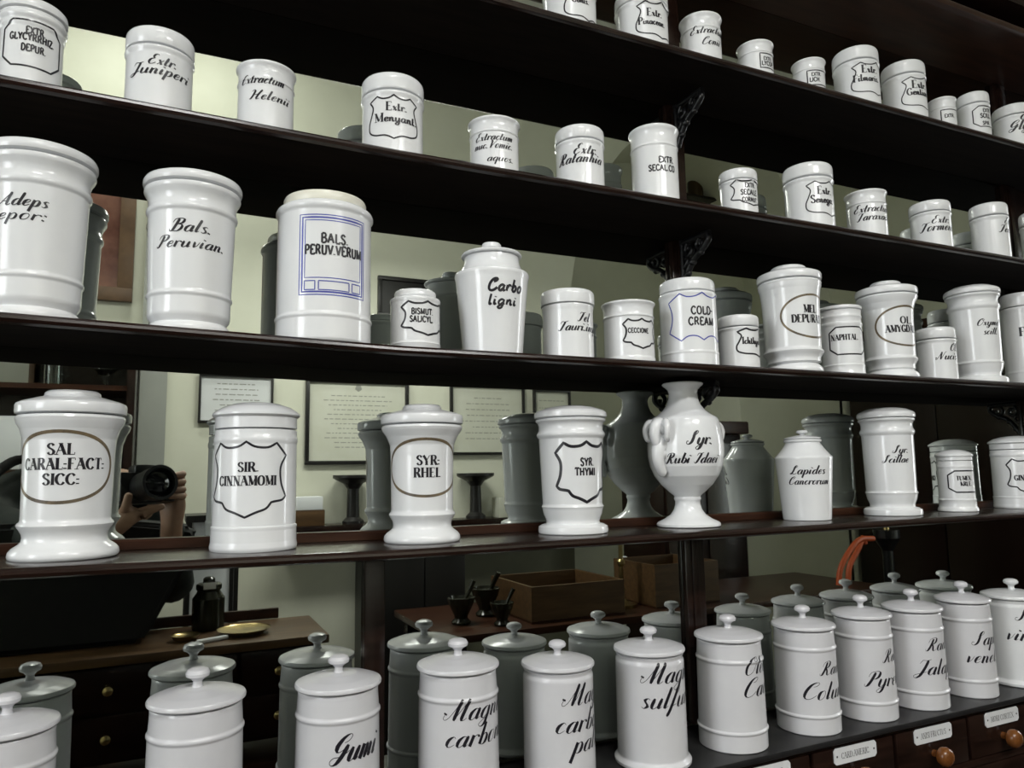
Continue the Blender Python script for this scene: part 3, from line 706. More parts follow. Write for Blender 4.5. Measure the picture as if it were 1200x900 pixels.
def make_jar(n, x, y, z, r, H, ty, texts, frame):
    row = n[0]
    body, lid, knob = profiles(ty, n)
    words = ' '.join(t[1].rstrip('.:-') for t in texts)
    if n in SPECIAL: lab = SPECIAL[n]
    elif n in SEEN: lab = SEEN[n]
    else: lab = '%s lettered %s %s' % (JAR_TALK[ty], words, FRTALK[frame[0] if frame else None])
    lab = lab.strip() + ('' if n in SPECIAL or n in SEEN or len(re.findall(r'[A-Za-z]+', lab + ' ' + ROWTALK[row])) > 16 else ', ' + ROWTALK[row])
    kind = {'urn': 'handled_urn', 'can': 'canister', 'canplain': 'canister'}.get(ty, 'apothecary_jar')
    t = thing(kind, lab, {'handled_urn': 'urn', 'canister': 'canister'}.get(kind, 'jar'), (x, y, z + 0.0002), 0, ROWGROUP[row])
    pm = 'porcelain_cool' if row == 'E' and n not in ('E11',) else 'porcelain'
    sc = lambda P: [(a * r, b * H) for a, b in P]
    lathe('jar_body', sc(body), pm, t, n=64)
    if lid:
        lo = lathe('lid', sc(lid), 'porcelain_cream' if ty == 'inset' else pm, t, n=64)
        if knob: lathe('knob', sc(knob), pm, lo, n=32)
    fr = outer_radius(body, lid)

    def place(th0, z0, off=0.0003):
        def f(p):
            zz = z0 + p.y
            rr = fr(min(max(zz / H, 0.0), 0.999)) * r + off
            th = th0 + p.x / r
            return (rr * math.sin(th), -rr * math.cos(th), zz)
        return f
    if texts:
        bm = bmesh.new()
        for font, s, th, wd, zb, hh in texts:
            if row == 'E' and font == 'scr': font = 'big'
            write(bm, s, font, hh, wd, place(th, zb))
        link_mesh('lettering', bm, 'ink', t)
    if frame:
        ft, t0, t1, z0, z1, colr = frame
        bm = bmesh.new(); wpx = (t1 - t0) * r; hpx = z1 - z0
        lw = {'k': 0.0026, 'K': 0.0042, 'g': 0.0034, 'b': 0.0019}[colr]
        if row in 'AB': lw = 0.0021
        pl = place(t0, z0, 0.00025)

        def loop(pts, lw):
            P = [Vector((a * wpx, b * hpx)) for a, b in pts]
            k = len(P); ring = []
            for i in range(k):
                d = (P[(i + 1) % k] - P[i - 1]).normalized(); nn = Vector((-d.y, d.x)) * lw / 2
                ring.append((bm.verts.new(pl(P[i] + nn)), bm.verts.new(pl(P[i] - nn))))
            for i in range(k):
                a, b = ring[i], ring[(i + 1) % k]
                bm.faces.new((a[0], a[1], b[1], b[0]))
        if ft == 'bal':
            def rect(x0, y0, x1, y1, lw):
                R = [(x0, y0), (x1, y0), (x1, y1), (x0, y1)]; out = []
                for a, b in zip(R, R[1:] + R[:1]): out += [(a[0] + (b[0] - a[0]) * i / 8, a[1] + (b[1] - a[1]) * i / 8) for i in range(8)]
                loop(out, lw)
            rect(0, 0, 1, 1, .0014); rect(.04, .035, .96, .965, .0022)
            rect(.08, .21, .92, .93, .0012); rect(.08, .06, .23, .17, .0013); rect(.28, .06, .72, .17, .0013); rect(.77, .06, .92, .17, .0013)
        else:
            loop(shield(ft), lw)
        link_mesh('label_border', bm, {'k': 'ink', 'K': 'ink', 'g': 'ink_gold', 'b': 'ink_blue'}[colr], t)
    if ty == 'urn':
        for sgn in (-1, 1):
            bm = bmesh.new()
            def HP(u, zz, w=0.0): return Vector((sgn * u, w, zz))
            R0 = r
            ear = [HP(.86 * R0, .70 * H), HP(1.06 * R0, .735 * H), HP(1.20 * R0, .70 * H), HP(1.22 * R0, .63 * H), HP(1.12 * R0, .58 * H), HP(1.04 * R0, .62 * H), HP(1.09 * R0, .665 * H)]
            cc = catmull(ear, 0.003); add_tube(bm, cc, [0.0105 - 0.0055 * i / len(cc) for i in range(len(cc))], 12)
            msk = [HP(.95 * R0, .60 * H), HP(1.10 * R0, .55 * H), HP(1.13 * R0, .47 * H), HP(1.02 * R0, .40 * H), HP(.95 * R0, .385 * H)]
            cc = catmull(msk, 0.003); add_tube(bm, cc, [0.0125 - 0.006 * i / len(cc) for i in range(len(cc))], 12)
            for (u, zz, q) in ((1.0, .70, .012), (1.15, .60, .007), (1.06, .52, .011)):
                bmesh.ops.create_icosphere(bm, subdivisions=3, radius=q, matrix=Matrix.Translation(HP(u * R0, zz * H)))
            for sy in (-1, 1):
                hr = [HP(1.0 * R0, .72 * H, sy * .006), HP(1.08 * R0, .74 * H, sy * .016), HP(1.16 * R0, .69 * H, sy * .021), HP(1.14 * R0, .62 * H, sy * .019), HP(1.06 * R0, .62 * H, sy * .016), HP(1.07 * R0, .67 * H, sy * .017)]
                cc = catmull(hr, 0.003); add_tube(bm, cc, [0.006 - 0.003 * i / len(cc) for i in range(len(cc))], 10)
            bmesh.ops.recalc_face_normals(bm, faces=bm.faces)
            h = link_mesh('scroll_handle', bm, pm, t, smooth=60)
            h.rotation_euler = (0, 0, math.radians(14))
    return t


JARS = {
 'A1': (0.5385, -0.08, 0.651, 0.0406, 0.1005, 'lid', [('dil', 'Extr.', -0.348, None, 0.0596, 0.0123), ('dil', 'Conis.', -0.452, None, 0.0446, 0.0109)], ('shr', -0.731, 1.183, 0.0187, 0.0815, 'k')),
 'A2': (0.6718, -0.08, 0.651, 0.042, 0.1102, 'lid', [('dil', 'Extr.', -0.427, None, 0.0569, 0.0129), ('dil', 'Pinaceae.', -0.754, None, 0.0428, 0.0114)], ('shr', -0.838, 1.248, 0.0227, 0.0827, 'k')),
 'A3': (0.7918, -0.08, 0.651, 0.0333, 0.1019, 'rim', [('scr', 'Extractum', -1.274, None, 0.064, 0.0136), ('scr', 'Conii', -0.692, None, 0.044, 0.0135)], None),
 'A4': (0.9108, -0.08, 0.651, 0.0296, 0.0841, 'rim', [('san', 'EXTR.', -0.301, None, 0.0466, 0.0062), ('san', 'LYCOP.', -0.422, None, 0.0371, 0.0078)], ('rec', -0.503, 0.832, 0.0327, 0.0591, 'k')),
 'A5': (1.0376, -0.08, 0.651, 0.0279, 0.0825, 'rim', [('san', 'EXTR.', -0.678, None, 0.0469, 0.0065), ('san', 'LICH.', -0.804, None, 0.0362, 0.0081)], ('rec', -0.935, 0.501, 0.0302, 0.0577, 'k')),
 'A6': (1.1617, -0.08, 0.651, 0.0398, 0.1314, 'lid', [('dil', 'Extr.', -0.641, None, 0.0746, 0.0151), ('dil', 'Filmaris.', -1.032, None, 0.0582, 0.0134)], ('shr', -1.123, 1.42, 0.0326, 0.0961, 'k')),
 'A7': (1.2947, -0.08, 0.651, 0.0388, 0.1349, 'lid', [('dil', 'Extr.', -0.575, None, 0.0736, 0.0157), ('dil', 'Gentian.', -0.833, None, 0.0596, 0.0139)], ('shr', -1.077, 1.624, 0.0336, 0.0979, 'k')),
 'A8': (1.4056, -0.08, 0.651, 0.0251, 0.0875, 'rim', [('san', 'EXTR.', -0.851, None, 0.0428, 0.0072)], ('rec', -1.078, 0.525, 0.0273, 0.0597, 'k')),
 'A9': (1.5067, -0.08, 0.651, 0.0297, 0.12, 'lid', [('san', 'EXTR.', -0.417, None, 0.0721, 0.0074), ('san', 'SCILL.', -0.624, None, 0.0595, 0.0092), ('san', 'SPIR.', -0.503, None, 0.0445, 0.0074)], ('oct', -1.066, 1.195, 0.0408, 0.0852, 'k')),
 'A10': (1.6409, -0.08, 0.651, 0.0375, 0.1188, 'lid', [('scr', 'Extr.', -0.725, None, 0.0788, 0.0191), ('scr', 'Glycer.', -1.346, None, 0.0568, 0.0211)], None),
 'B1': (-0.1529, -0.08, 0.4124, 0.0309, 0.1095, 'rimband', [('san', 'EXTR.', -0.045, 0.0187, 0.0675, 0.0079), ('san', 'GLYCYRRHIZ.', -0.555, 0.0442, 0.0596, 0.0078), ('san', 'DEPUR.', -0.162, 0.0234, 0.0473, 0.0078)], ('oct', -0.807, 1.167, 0.0302, 0.0819, 'k')),
 'B2': (-0.0243, -0.08, 0.4104, 0.0366, 0.1082, 'lid', [('scr', 'Extr.', -0.356, 0.0317, 0.0598, 0.0124), ('scr', 'Juniperi', -0.92, 0.0689, 0.0481, 0.0134)], None),
 'B3': (0.0961, -0.08, 0.4085, 0.0339, 0.096, 'rim', [('scr', 'Extractum', -1.112, None, 0.0662, 0.011), ('scr', 'Helenii', -0.743, 0.0515, 0.0453, 0.012)], None),
 'B4': (0.2588, -0.08, 0.406, 0.0408, 0.1177, 'lid', [('dil', 'Extr.', -0.496, 0.0281, 0.0631, 0.0116), ('dil', 'Menyant.', -0.876, 0.0593, 0.0479, 0.0116)], ('shr', -1.095, 0.624, 0.0251, 0.0842, 'k')),
 'B5': (0.4074, -0.08, 0.406, 0.0353, 0.0889, 'rim', [('scr', 'Extractum', -1.251, None, 0.053, 0.0113), ('scr', 'nuc.Vomic.', -1.311, None, 0.0413, 0.0112), ('scr', 'aquos.', -0.731, 0.0399, 0.0224, 0.0111)], None),
 'B6': (0.5484, -0.08, 0.406, 0.0365, 0.1046, 'lid', [('scr', 'Extr.', -0.823, 0.0374, 0.0569, 0.0157), ('scr', 'Ratanhia', -1.563, None, 0.0441, 0.0159)], None),
 'B7': (0.6854, -0.08, 0.406, 0.0371, 0.1298, 'rim', [('san', 'EXTR.', -0.46, None, 0.0666, 0.0096), ('san', 'SECAL.CO', -0.895, None, 0.0535, 0.0096)], None),
 'B8': (0.8554, -0.08, 0.406, 0.0307, 0.0906, 'lid', [('san', 'EXTR.', -0.394, None, 0.0557, 0.0073), ('san', 'SECALE', -0.64, None, 0.043, 0.0087), ('san', 'CORNUT.', -0.573, None, 0.0312, 0.0073)], ('shp', -1.168, 1.311, 0.0254, 0.0691, 'k')),
 'B9': (1.0165, -0.08, 0.406, 0.0412, 0.1246, 'lid', [('dil', 'Extr.', -0.475, None, 0.0641, 0.0138), ('dil', 'Senega.', -0.77, None, 0.0484, 0.0137)], ('shr', -0.953, 1.31, 0.0261, 0.0886, 'k')),
 'B10': (1.1607, -0.08, 0.406, 0.0346, 0.0984, 'rim', [('scr', 'Extractum', -1.57, None, 0.0559, 0.0146), ('scr', 'Taraxaci', -1.454, None, 0.0401, 0.0146)], None),
 'B11': (1.3391, -0.08, 0.406, 0.0359, 0.1052, 'lid', [('scr', 'Extr.', -0.946, None, 0.0571, 0.0152), ('scr', 'Torment.', -1.578, None, 0.0426, 0.0171)], None),
 'B12': (1.5227, -0.08, 0.406, 0.0343, 0.1275, 'lid', [('scr', 'Extr.', -0.173, None, 0.0801, 0.0143), ('scr', 'Ferri.', -0.593, None, 0.0623, 0.016)], None),
 'B13': (1.6971, -0.08, 0.406, 0.0362, 0.1373, 'lid', [('scr', 'Extr.', -0.506, None, 0.0872, 0.015)], None),
 'C1': (-0.137, -0.082, 0.1677, 0.0481, 0.187, 'alb', [('scr', 'Adeps', -0.692, 0.0478, 0.1144, 0.0136), ('scr', 'lepor:', -0.812, 0.0536, 0.0998, 0.0127)], None),
 'C2': (0.0172, -0.082, 0.1638, 0.047, 0.1835, 'alb', [('scr', 'Bals.', -0.569, 0.0456, 0.1106, 0.0147), ('scr', 'Peruvian.', -0.896, 0.0785, 0.0927, 0.0137)], None),
 'C3': (0.1709, -0.082, 0.16, 0.0576, 0.186, 'inset', [('san', 'BALS.', -0.265, 0.0329, 0.1166, 0.0115), ('san', 'PERUV.VERUM', -0.595, 0.0721, 0.1023, 0.0114)], ('bal', -0.71, 0.747, 0.0535, 0.151, 'b')),
 'C4': (0.2894, -0.082, 0.158, 0.0328, 0.0825, 'raised', [('san', 'BISMUT.', -0.458, None, 0.0467, 0.0077), ('san', 'SALICYL.', -0.524, None, 0.0368, 0.0077)], ('shp', -0.884, 1.31, 0.0202, 0.0644, 'k')),
 'C5': (0.4, -0.082, 0.158, 0.0502, 0.1621, 'shoulder', [('bld', 'Carbo', -0.536, 0.0518, 0.0836, 0.0161), ('bld', 'ligni', -0.54, 0.0428, 0.0652, 0.0138)], None),
 'C6': (0.519, -0.082, 0.158, 0.0375, 0.1015, 'thick', [('scr', 'Fel', -0.169, None, 0.0537, 0.0134), ('scr', 'Tauri.insp.', -0.927, None, 0.0402, 0.0134)], None),
 'C7': (0.6236, -0.082, 0.158, 0.038, 0.0934, 'rim', [('san', 'CECCIONE', -0.624, None, 0.0437, 0.0069)], ('shp', -0.82, 0.734, 0.0208, 0.0649, 'k')),
 'C8': (0.7361, -0.082, 0.158, 0.0443, 0.1378, 'lidband', [('san', 'COLD-', -0.566, 0.0383, 0.0787, 0.0119), ('san', 'CREAM', -0.668, 0.0436, 0.0619, 0.0118)], ('col', -1.372, 1.063, 0.0383, 0.1121, 'b')),
 'C9': (0.8364, -0.082, 0.158, 0.0318, 0.0897, 'lid', [('dil', 'Ichthyol', -0.57, None, 0.041, 0.011)], ('shr', -0.85, 1.927, 0.0217, 0.0669, 'k')),
 'C10': (0.9542, -0.082, 0.158, 0.0459, 0.1857, 'foot', [('did', 'MEL', -0.353, None, 0.0978, 0.0129), ('did', 'DEPURAT.', -0.788, None, 0.0816, 0.0128)], ('ova', -1.153, 1.241, 0.0568, 0.1281, 'g')),
 'C11': (1.0702, -0.082, 0.158, 0.0349, 0.1241, 'band', [('did', 'NAPHTAL.', -1.352, None, 0.0616, 0.0098)], ('oct', -1.44, 0.535, 0.0368, 0.0844, 'k')),
 'C12': (1.1929, -0.082, 0.158, 0.0416, 0.1814, 'foot', [('did', 'OL.', -0.433, 0.0256, 0.0973, 0.0124), ('did', 'AMYGDAL.', -1.031, None, 0.0821, 0.0124)], ('ova', -1.427, 1.224, 0.0577, 0.1289, 'g')),
 'C13': (1.3194, -0.082, 0.158, 0.0343, 0.1028, 'lid', [('scr', 'Ol.', -0.263, None, 0.0563, 0.0145), ('scr', 'Nucis', -1.035, None, 0.0399, 0.0145)], None),
 'C14': (1.4408, -0.082, 0.158, 0.0433, 0.1981, 'footring', [('scr', 'Oxymel', -0.932, None, 0.1111, 0.0134), ('scr', 'scill.', -0.703, None, 0.0935, 0.0133)], None),
 'C15': (1.6015, -0.082, 0.158, 0.0403, 0.1945, 'lidband', [('did', 'FERR.', -1.261, None, 0.1035, 0.0176)], None),
 'D1': (-0.096, -0.066, -0.0798, 0.0431, 0.1783, 'foot', [('did', 'SAL', -0.39, 0.0258, 0.1081, 0.0114), ('did', 'CARAL:FACT:', -1.014, 0.0834, 0.0929, 0.0114), ('did', 'SICC:', -0.469, 0.0346, 0.0772, 0.0113)], ('ova', -1.422, 1.186, 0.0588, 0.1321, 'g')),
 'D2': (0.0962, -0.066, -0.0822, 0.0475, 0.1733, 'dome', [('did', 'SIR.', -0.528, 0.0234, 0.0904, 0.0105), ('did', 'CINNAMOMI', -1.054, 0.0692, 0.0749, 0.0106)], ('shp', -1.339, 0.68, 0.0391, 0.1242, 'k')),
 'D3': (0.3036, -0.066, -0.084, 0.0405, 0.177, 'foot', [('did', 'SYR:', -0.49, 0.0302, 0.0978, 0.0118), ('did', 'RHEI.', -0.572, 0.0348, 0.0824, 0.0117)], ('ova', -1.6, 1.215, 0.0587, 0.1303, 'g')),
 'D4': (0.5279, -0.066, -0.084, 0.044, 0.1811, 'footring', [('san', 'SYR.', -0.238, 0.0207, 0.0942, 0.0106), ('san', 'THYMI', -0.41, 0.031, 0.0808, 0.0105)], ('shp', -1.018, 0.958, 0.0443, 0.1273, 'K')),
 'D5': (0.7316, -0.066, -0.084, 0.0581, 0.2141, 'urn', [('scr', 'Syr.', -0.661, 0.0419, 0.1237, 0.0202), ('scr', 'Rubi Idaei', -1.227, 0.0859, 0.0961, 0.0153)], None),
 'D6': (0.9785, -0.066, -0.084, 0.0457, 0.1507, 'shoulder2', [('scr', 'Lapides', -1.344, 0.0592, 0.0763, 0.014), ('scr', 'Cancrorum', -1.44, 0.0719, 0.0595, 0.0126)], None),
 'D7': (1.1871, -0.066, -0.084, 0.0427, 0.1933, 'footring', [('scr', 'Syr.', -0.78, 0.029, 0.11, 0.0135), ('scr', 'Scillae', -1.191, None, 0.0931, 0.0135)], None),
 'D8': (1.3666, -0.066, -0.084, 0.0308, 0.1168, 'dome2', [('did', 'TUMEN.', -0.928, None, 0.0589, 0.0079), ('did', 'KRUE.', -0.729, None, 0.0485, 0.0079)], ('oct', -1.395, 0.867, 0.0367, 0.0762, 'k')),
 'D9': (1.5599, -0.066, -0.084, 0.0456, 0.1442, 'dome', [('did', 'GINGIB.', -1.177, None, 0.0556, 0.01)], ('shp', -1.452, 0.327, 0.0289, 0.0986, 'k')),
 'E0': (-0.1383, -0.07, -0.409, 0.046, 0.1969, 'can', [], None),
 'E1': (0.0398, -0.07, -0.409, 0.0499, 0.2006, 'can', [], None),
 'E2': (0.1966, -0.07, -0.409, 0.0491, 0.1966, 'can', [('scr', 'Gumi', -0.431, 0.0597, 0.0896, 0.0293)], None),
 'E3': (0.35, -0.07, -0.409, 0.0511, 0.1995, 'can', [('scr', 'Magnes.', -0.76, None, 0.1127, 0.0249), ('scr', 'carbonic', -0.72, None, 0.0823, 0.0246)], None),
 'E4': (0.4955, -0.07, -0.409, 0.0486, 0.1819, 'canplain', [('scr', 'Magnes.', -0.436, None, 0.1078, 0.0266), ('scr', 'carbonic', -0.634, None, 0.0749, 0.0264), ('scr', 'palv.', -0.165, None, 0.0491, 0.0262)], None),
 'E5': (0.6466, -0.07, -0.409, 0.0498, 0.1853, 'canplain', [('scr', 'Magnes.', -0.917, None, 0.1173, 0.0275), ('scr', 'sulfuric', -0.943, None, 0.0842, 0.0273)], None),
 'E6': (0.794, -0.07, -0.409, 0.0496, 0.1886, 'can', [('scr', 'Oleo', -0.324, None, 0.11, 0.0241), ('scr', 'Cacao', -0.386, None, 0.079, 0.0264)], None),
 'E7': (0.9494, -0.07, -0.409, 0.0477, 0.1892, 'can', [('scr', 'Rad.', -0.384, None, 0.0902, 0.0204), ('scr', 'Columb', -0.988, None, 0.0544, 0.0255)], None),
 'E8': (1.0833, -0.07, -0.409, 0.046, 0.1946, 'can', [('scr', 'Rad.', -0.244, None, 0.0929, 0.0202), ('scr', 'Pyreth.', -0.943, None, 0.0559, 0.0242)], None),
 'E9': (1.21, -0.07, -0.409, 0.0474, 0.1946, 'can', [('scr', 'Rad.', -0.588, None, 0.0982, 0.0211), ('scr', 'Jalap.', -1.006, None, 0.059, 0.0253)], None),
 'E10': (1.3479, -0.07, -0.409, 0.0448, 0.1977, 'can', [('scr', 'Sapo', -0.816, None, 0.0921, 0.0236), ('scr', 'venet.', -1.075, None, 0.0615, 0.0236)], None),
 'E11': (1.4961, -0.07, -0.409, 0.0516, 0.1916, 'canplain', [('scr', 'Sal', -1.028, None, 0.1213, 0.0233), ('scr', 'viride', -1.379, None, 0.0848, 0.025)], None),
}

for n_, a_ in JARS.items():
    make_jar(n_, *a_)

# ------------------------------------------------------------------ the room seen in the mirror
def picture(name, label, cat, x0, x1, z0, z1, fm, pm, fw, lines=0, crest=False, group=None, thick=0.022):
    y = YF + 0.001
    t = thing(name, label, cat, ((x0 + x1) / 2, y, z0), 0, group)
    w_, h_ = (x1 - x0) / 2, z1 - z0
    bm = bmesh.new()
    add_box(bm, (-w_, 0, 0), (w_, thick, fw), 0.002); add_box(bm, (-w_, 0, h_ - fw), (w_, thick, h_), 0.002)
    add_box(bm, (-w_, 0, fw), (-w_ + fw, thick, h_ - fw), 0.002); add_box(bm, (w_ - fw, 0, fw), (w_, thick, h_ - fw), 0.002)
    link_mesh('frame', bm, fm, t, smooth=35)
    pp = box('sheet', (-w_ + fw, 0.002, fw), (w_ - fw, 0.008, h_ - fw), pm, t)
    if lines:
        bm = bmesh.new(); rnd = random.Random(len(label))
        for i in range(lines):
            zz = h_ * (0.80 - 0.66 * i / lines); half = w_ * (0.35 + 0.35 * rnd.random())
            xx = -half
            while xx < half:
                ln = 0.008 + 0.022 * rnd.random()
                add_box(bm, (xx, 0.008, zz), (min(xx + ln, half), 0.0085, zz + 0.004)); xx += ln + 0.007
        if crest:
            r = bmesh.ops.create_circle(bm, cap_ends=True, segments=5, radius=0.018, matrix=Matrix.Translation((0, 0.0086, h_ * 0.90)) @ Matrix.Rotation(-math.pi / 2, 4, 'X'))
        link_mesh('printed_lines', bm, 'faint_ink', pp)
    return t


GP = 'framed documents across the room'
picture('framed_certificate', 'small framed certificate nearest the grey pilaster', 'certificate', 0.118, 0.44, 0.255, 0.476, 'frame_black', 'paper_white', 0.010, 6, group=GP)
picture('framed_certificate', 'large framed certificate with a small crest on the cream wall', 'certificate', 0.588, 1.095, 0.062, 0.475, 'frame_black', 'paper', 0.018, 12, True, group=GP)
picture('framed_certificate', 'square framed certificate in the middle of the cream wall', 'certificate', 1.318, 1.745, 0.105, 0.475, 'frame_black', 'paper', 0.014, 8, group=GP)
picture('framed_certificate', 'thin framed sheet closest to the arched recess', 'certificate', 1.80, 2.03, 0.15, 0.46, 'frame_black', 'paper', 0.012, 5, group=GP)
picture('framed_painting', 'large red-brown painting in a broad brown frame high on the wall', 'painting', -0.86, -0.165, 0.778, 1.36, 'frame_brown', 'picture_red', 0.06, thick=0.035)

# open wooden niche left of the pilaster
ni = thing('display_cabinet', 'dark open wooden display cabinet left of the grey pilaster', 'cabinet', (-0.72, YF + 0.002, ZF))
H0 = -ZF
bm = bmesh.new()
add_box(bm, (-0.60, 0, 0), (0.595, 0.02, H0 + 0.62))
add_box(bm, (-0.60, 0.02, 0), (-0.57, 0.33, H0 + 0.62)); add_box(bm, (0.565, 0.02, 0), (0.595, 0.33, H0 + 0.62))
add_box(bm, (-0.57, 0.02, H0 + 0.58), (0.565, 0.33, H0 + 0.62))
link_mesh('carcass', bm, 'wood', ni)
for zz in (0.05, 0.45, 0.85, 1.25, 1.575):
    box('shelf', (-0.57, 0.02, ZF * 0 + zz + 0.2 - 0.02), (0.565, 0.32, zz + 0.2), 'wood_red', ni)
# glass goblet, cylinder and boxes on the cabinet shelf
zs0 = ZF + 1.775 + 0.0006
gb = thing('glass_carafe', 'clear glass carafe on a wide foot in the display cabinet', 'carafe', (-0.24, -2.40, zs0))
lathe('bowl', [(0, .035), (.012, .036), (.015, .05), (.045, .075), (.05, .11), (.03, .135), (.028, .135), (.044, .11), (.04, .08), (0, .05)], 'glass', gb, n=32)
lathe('foot', [(0, 0), (.05, 0), (.05, .005), (.012, .016), (.009, .034), (0, .034)], 'glass', gb, n=32)
gc = lathe('glass_cylinder', [(0, 0), (.034, 0), (.034, .15), (.031, .15), (.031, .006), (0, .006)], 'glass', None, n=32)
gc.location = (-0.42, -2.40, zs0); tag(gc, 'upright clear glass measuring cylinder in the display cabinet', 'glass')
zs1 = ZF + 1.45 + 0.0006
b1 = box('card_box', (-0.30, -2.44, zs1), (-0.17, -2.34, zs1 + 0.21), 'wood_tan', None, 0.003)
tag(b1, 'tan box on the lower shelf of the display cabinet', 'box')
b2 = box('paper_stack', (-0.68, -2.46, zs1), (-0.50, -2.30, zs1 + 0.20), 'paper_white', None, 0.003)
tag(b2, 'white stack of papers on the lower shelf of the display cabinet', 'papers')
pc = thing('standing_picture', 'pale print in a brown frame standing inside the display cabinet', 'picture', (-0.62, -2.52, zs0))
bm = bmesh.new()
for lo, hi in (((-.12, 0, 0), (.12, .02, .02)), ((-.12, 0, .115), (.12, .02, .135)), ((-.12, 0, .02), (-.10, .02, .115)), ((.10, 0, .02), (.12, .02, .115))): add_box(bm, lo, hi, 0.002)
link_mesh('frame', bm, 'frame_brown', pc, smooth=35)
box('sheet', (-.10, .004, .02), (.10, .01, .115), 'paper', pc)

# dispensing desk right behind the photographer's camera
dk = thing('dispensing_desk', 'dark wooden dispensing desk with small drawers and raised back rim', 'desk', (0, 0, ZF))
ZT = -0.415
bm = bmesh.new(); add_box(bm, (-0.62, -1.37, -ZF + ZT - 0.022), (0.41, -1.06, -ZF + ZT), 0.003); link_mesh('desk_top', bm, 'wood_tan', dk, smooth=35)
box('back_rim', (-0.62, -1.385, -ZF + ZT + 0.0003), (0.32, -1.37, -ZF + ZT + 0.03), 'wood_red', dk, 0.002)
box('carcass', (-0.60, -1.36, -ZF + ZT - 0.25), (0.39, -1.085, -ZF + ZT - 0.0225), 'wood', dk)
for i in range(5):
    for j in range(2):
        x0 = -0.59 + i * 0.195; z1 = -ZF + ZT - 0.028 - j * 0.11
        d = box('drawer', (x0, -1.084, z1 - 0.10), (x0 + 0.185, -1.072, z1), 'wood', dk, 0.002)
        kn = lathe('knob', [(0, 0), (.005, 0), (.005, .006), (.010, .010), (.011, .015), (.006, .019), (0, .02)], 'brass', d, n=16)
        kn.matrix_local = Matrix.Translation((x0 + 0.092, -1.0718, z1 - 0.05)) @ Matrix.Rotation(-math.pi / 2, 4, 'X')
box('rail', (-0.60, -1.36, 0.66), (0.39, -1.065, 0.685), 'wood_red', dk, 0.002)
for x0 in (-0.60, 0.34):
    for y0 in (-1.36, -1.11):
        box('leg', (x0, y0, 0), (x0 + 0.05, y0 + 0.05, 0.66), 'wood', dk)
        box('leg_post', (x0, y0, 0.685), (x0 + 0.05, y0 + 0.05, -ZF + ZT - 0.25), 'wood', dk)
ZT += 0.0004
for (x, y, r, lab) in ((0.06, -1.17, 0.036, 'small shiny brass pan lying on the dispensing desk'), (0.205, -1.18, 0.068, 'wide shallow brass pan lying on the dispensing desk')):
    p = lathe('brass_pan', [(0, .003), (r * .55, .0), (r * .8, .005), (r, .014), (r * 1.02, .015), (r * .98, .013), (r * .78, .008), (0, .006)], 'brass', None, n=40)
    p.location = (x, y, ZT); tag(p, lab, 'pan', 'brass weighing pans')
pen = tube('pen', [(0.085, -1.10, ZT + 0.006), (0.16, -1.13, ZT + 0.006)], 0.0055, 'paper_white'); tag(pen, 'white pen lying on the dispensing desk', 'pen')
ln = thing('stoneware_jar', 'dark glazed stoneware jar with a white paper tag on the desk', 'jar', (0.12, -1.30, ZT))
lathe('jar_body', [(0, 0), (.040, 0), (.043, .006), (.043, .085), (.034, .098), (.030, .105), (.034, .110), (.034, .122), (.028, .126), (0, .126)], 'dark_glaze', ln, n=40)
lathe('stopper', [(0, .1265), (.016, .1265), (.016, .138), (.010, .143), (0, .143)], 'dark_glaze', ln, n=24)
box('paper_tag', (-.016, .036, .113), (.016, .0372, .131), 'paper_white', ln)

# shelf board along the opposite wall with small things on it
wb = thing('wall_shelf', 'thin dark wall shelf under the framed certificates', 'shelf', (0, YF + 0.001, -0.215))
bm = bmesh.new(); add_box(bm, (0.48, 0, -0.03), (2.02, 0.17, 0.0), 0.003); link_mesh('board', bm, 'wood', wb, smooth=35)
for x in (0.52, 0.78, 1.95): box('support', (x - 0.012, 0.0, -0.16), (x + 0.012, 0.02, -0.0305), 'wood', wb)
ZW = -0.2146
q = box('carton', (0.50, -2.57, ZW), (0.66, -2.45, ZW + 0.07), 'wood_tan', None, 0.003); tag(q, 'brown carton on the wall shelf under a white box', 'box')
q = box('white_box', (0.49, -2.57, ZW + 0.0705), (0.65, -2.45, ZW + 0.13), 'paper_white', None, 0.003); tag(q, 'white box lying on the brown carton', 'box')
for i, (x, lab) in enumerate(((0.80, 'black flared wooden stand left of the square certificate'), (1.42, 'black flared wooden stand below the square certificate'))):
    s_ = thing('flared_stand', lab, 'stand', (x, -2.502, ZW), 0, 'black flared stands')
    lathe('column', [(0, 0), (.05, 0), (.05, .012), (.030, .03), (.027, .16), (0, .16)], 'frame_black', s_, n=32)
    lathe('capital', [(0, .1605), (.028, .1605), (.045, .185), (.085, .205), (.095, .212), (.095, .225), (0, .225)], 'frame_black', s_, n=32)
for i, (x, w_, h_, m_, lab) in enumerate(((1.56, .06, .10, 'paper', 'pale upright booklet left of the small green box'), (1.66, .09, .05, 'dark_glaze', 'small dark green box on the wall shelf'), (1.78, .09, .03, 'paper_white', 'thin white packet on the wall shelf'), (1.93, .07, .12, 'paper', 'tall pale book at the end of the wall shelf'))):
    q = box('small_box', (x - w_ / 2, -2.55, ZW), (x + w_ / 2, -2.46, ZW + h_), m_, None, 0.002); tag(q, lab, 'box')

# side table with trays, balance and mortars
st = thing('side_table', 'dark side table by the arched recess holding trays and a balance', 'table', (0, 0, ZF))
ZS = -0.54
box('table_top', (0.86, -2.02, -ZF + ZS - 0.025), (3.05, -1.42, -ZF + ZS), 'wood_red', st, 0.003)
for x in (0.89, 2.96):
    for y in (-1.99, -1.50): box('leg', (x, y, 0), (x + 0.06, y + 0.06, -ZF + ZS - 0.0252), 'wood', st)
ZS += 0.0004


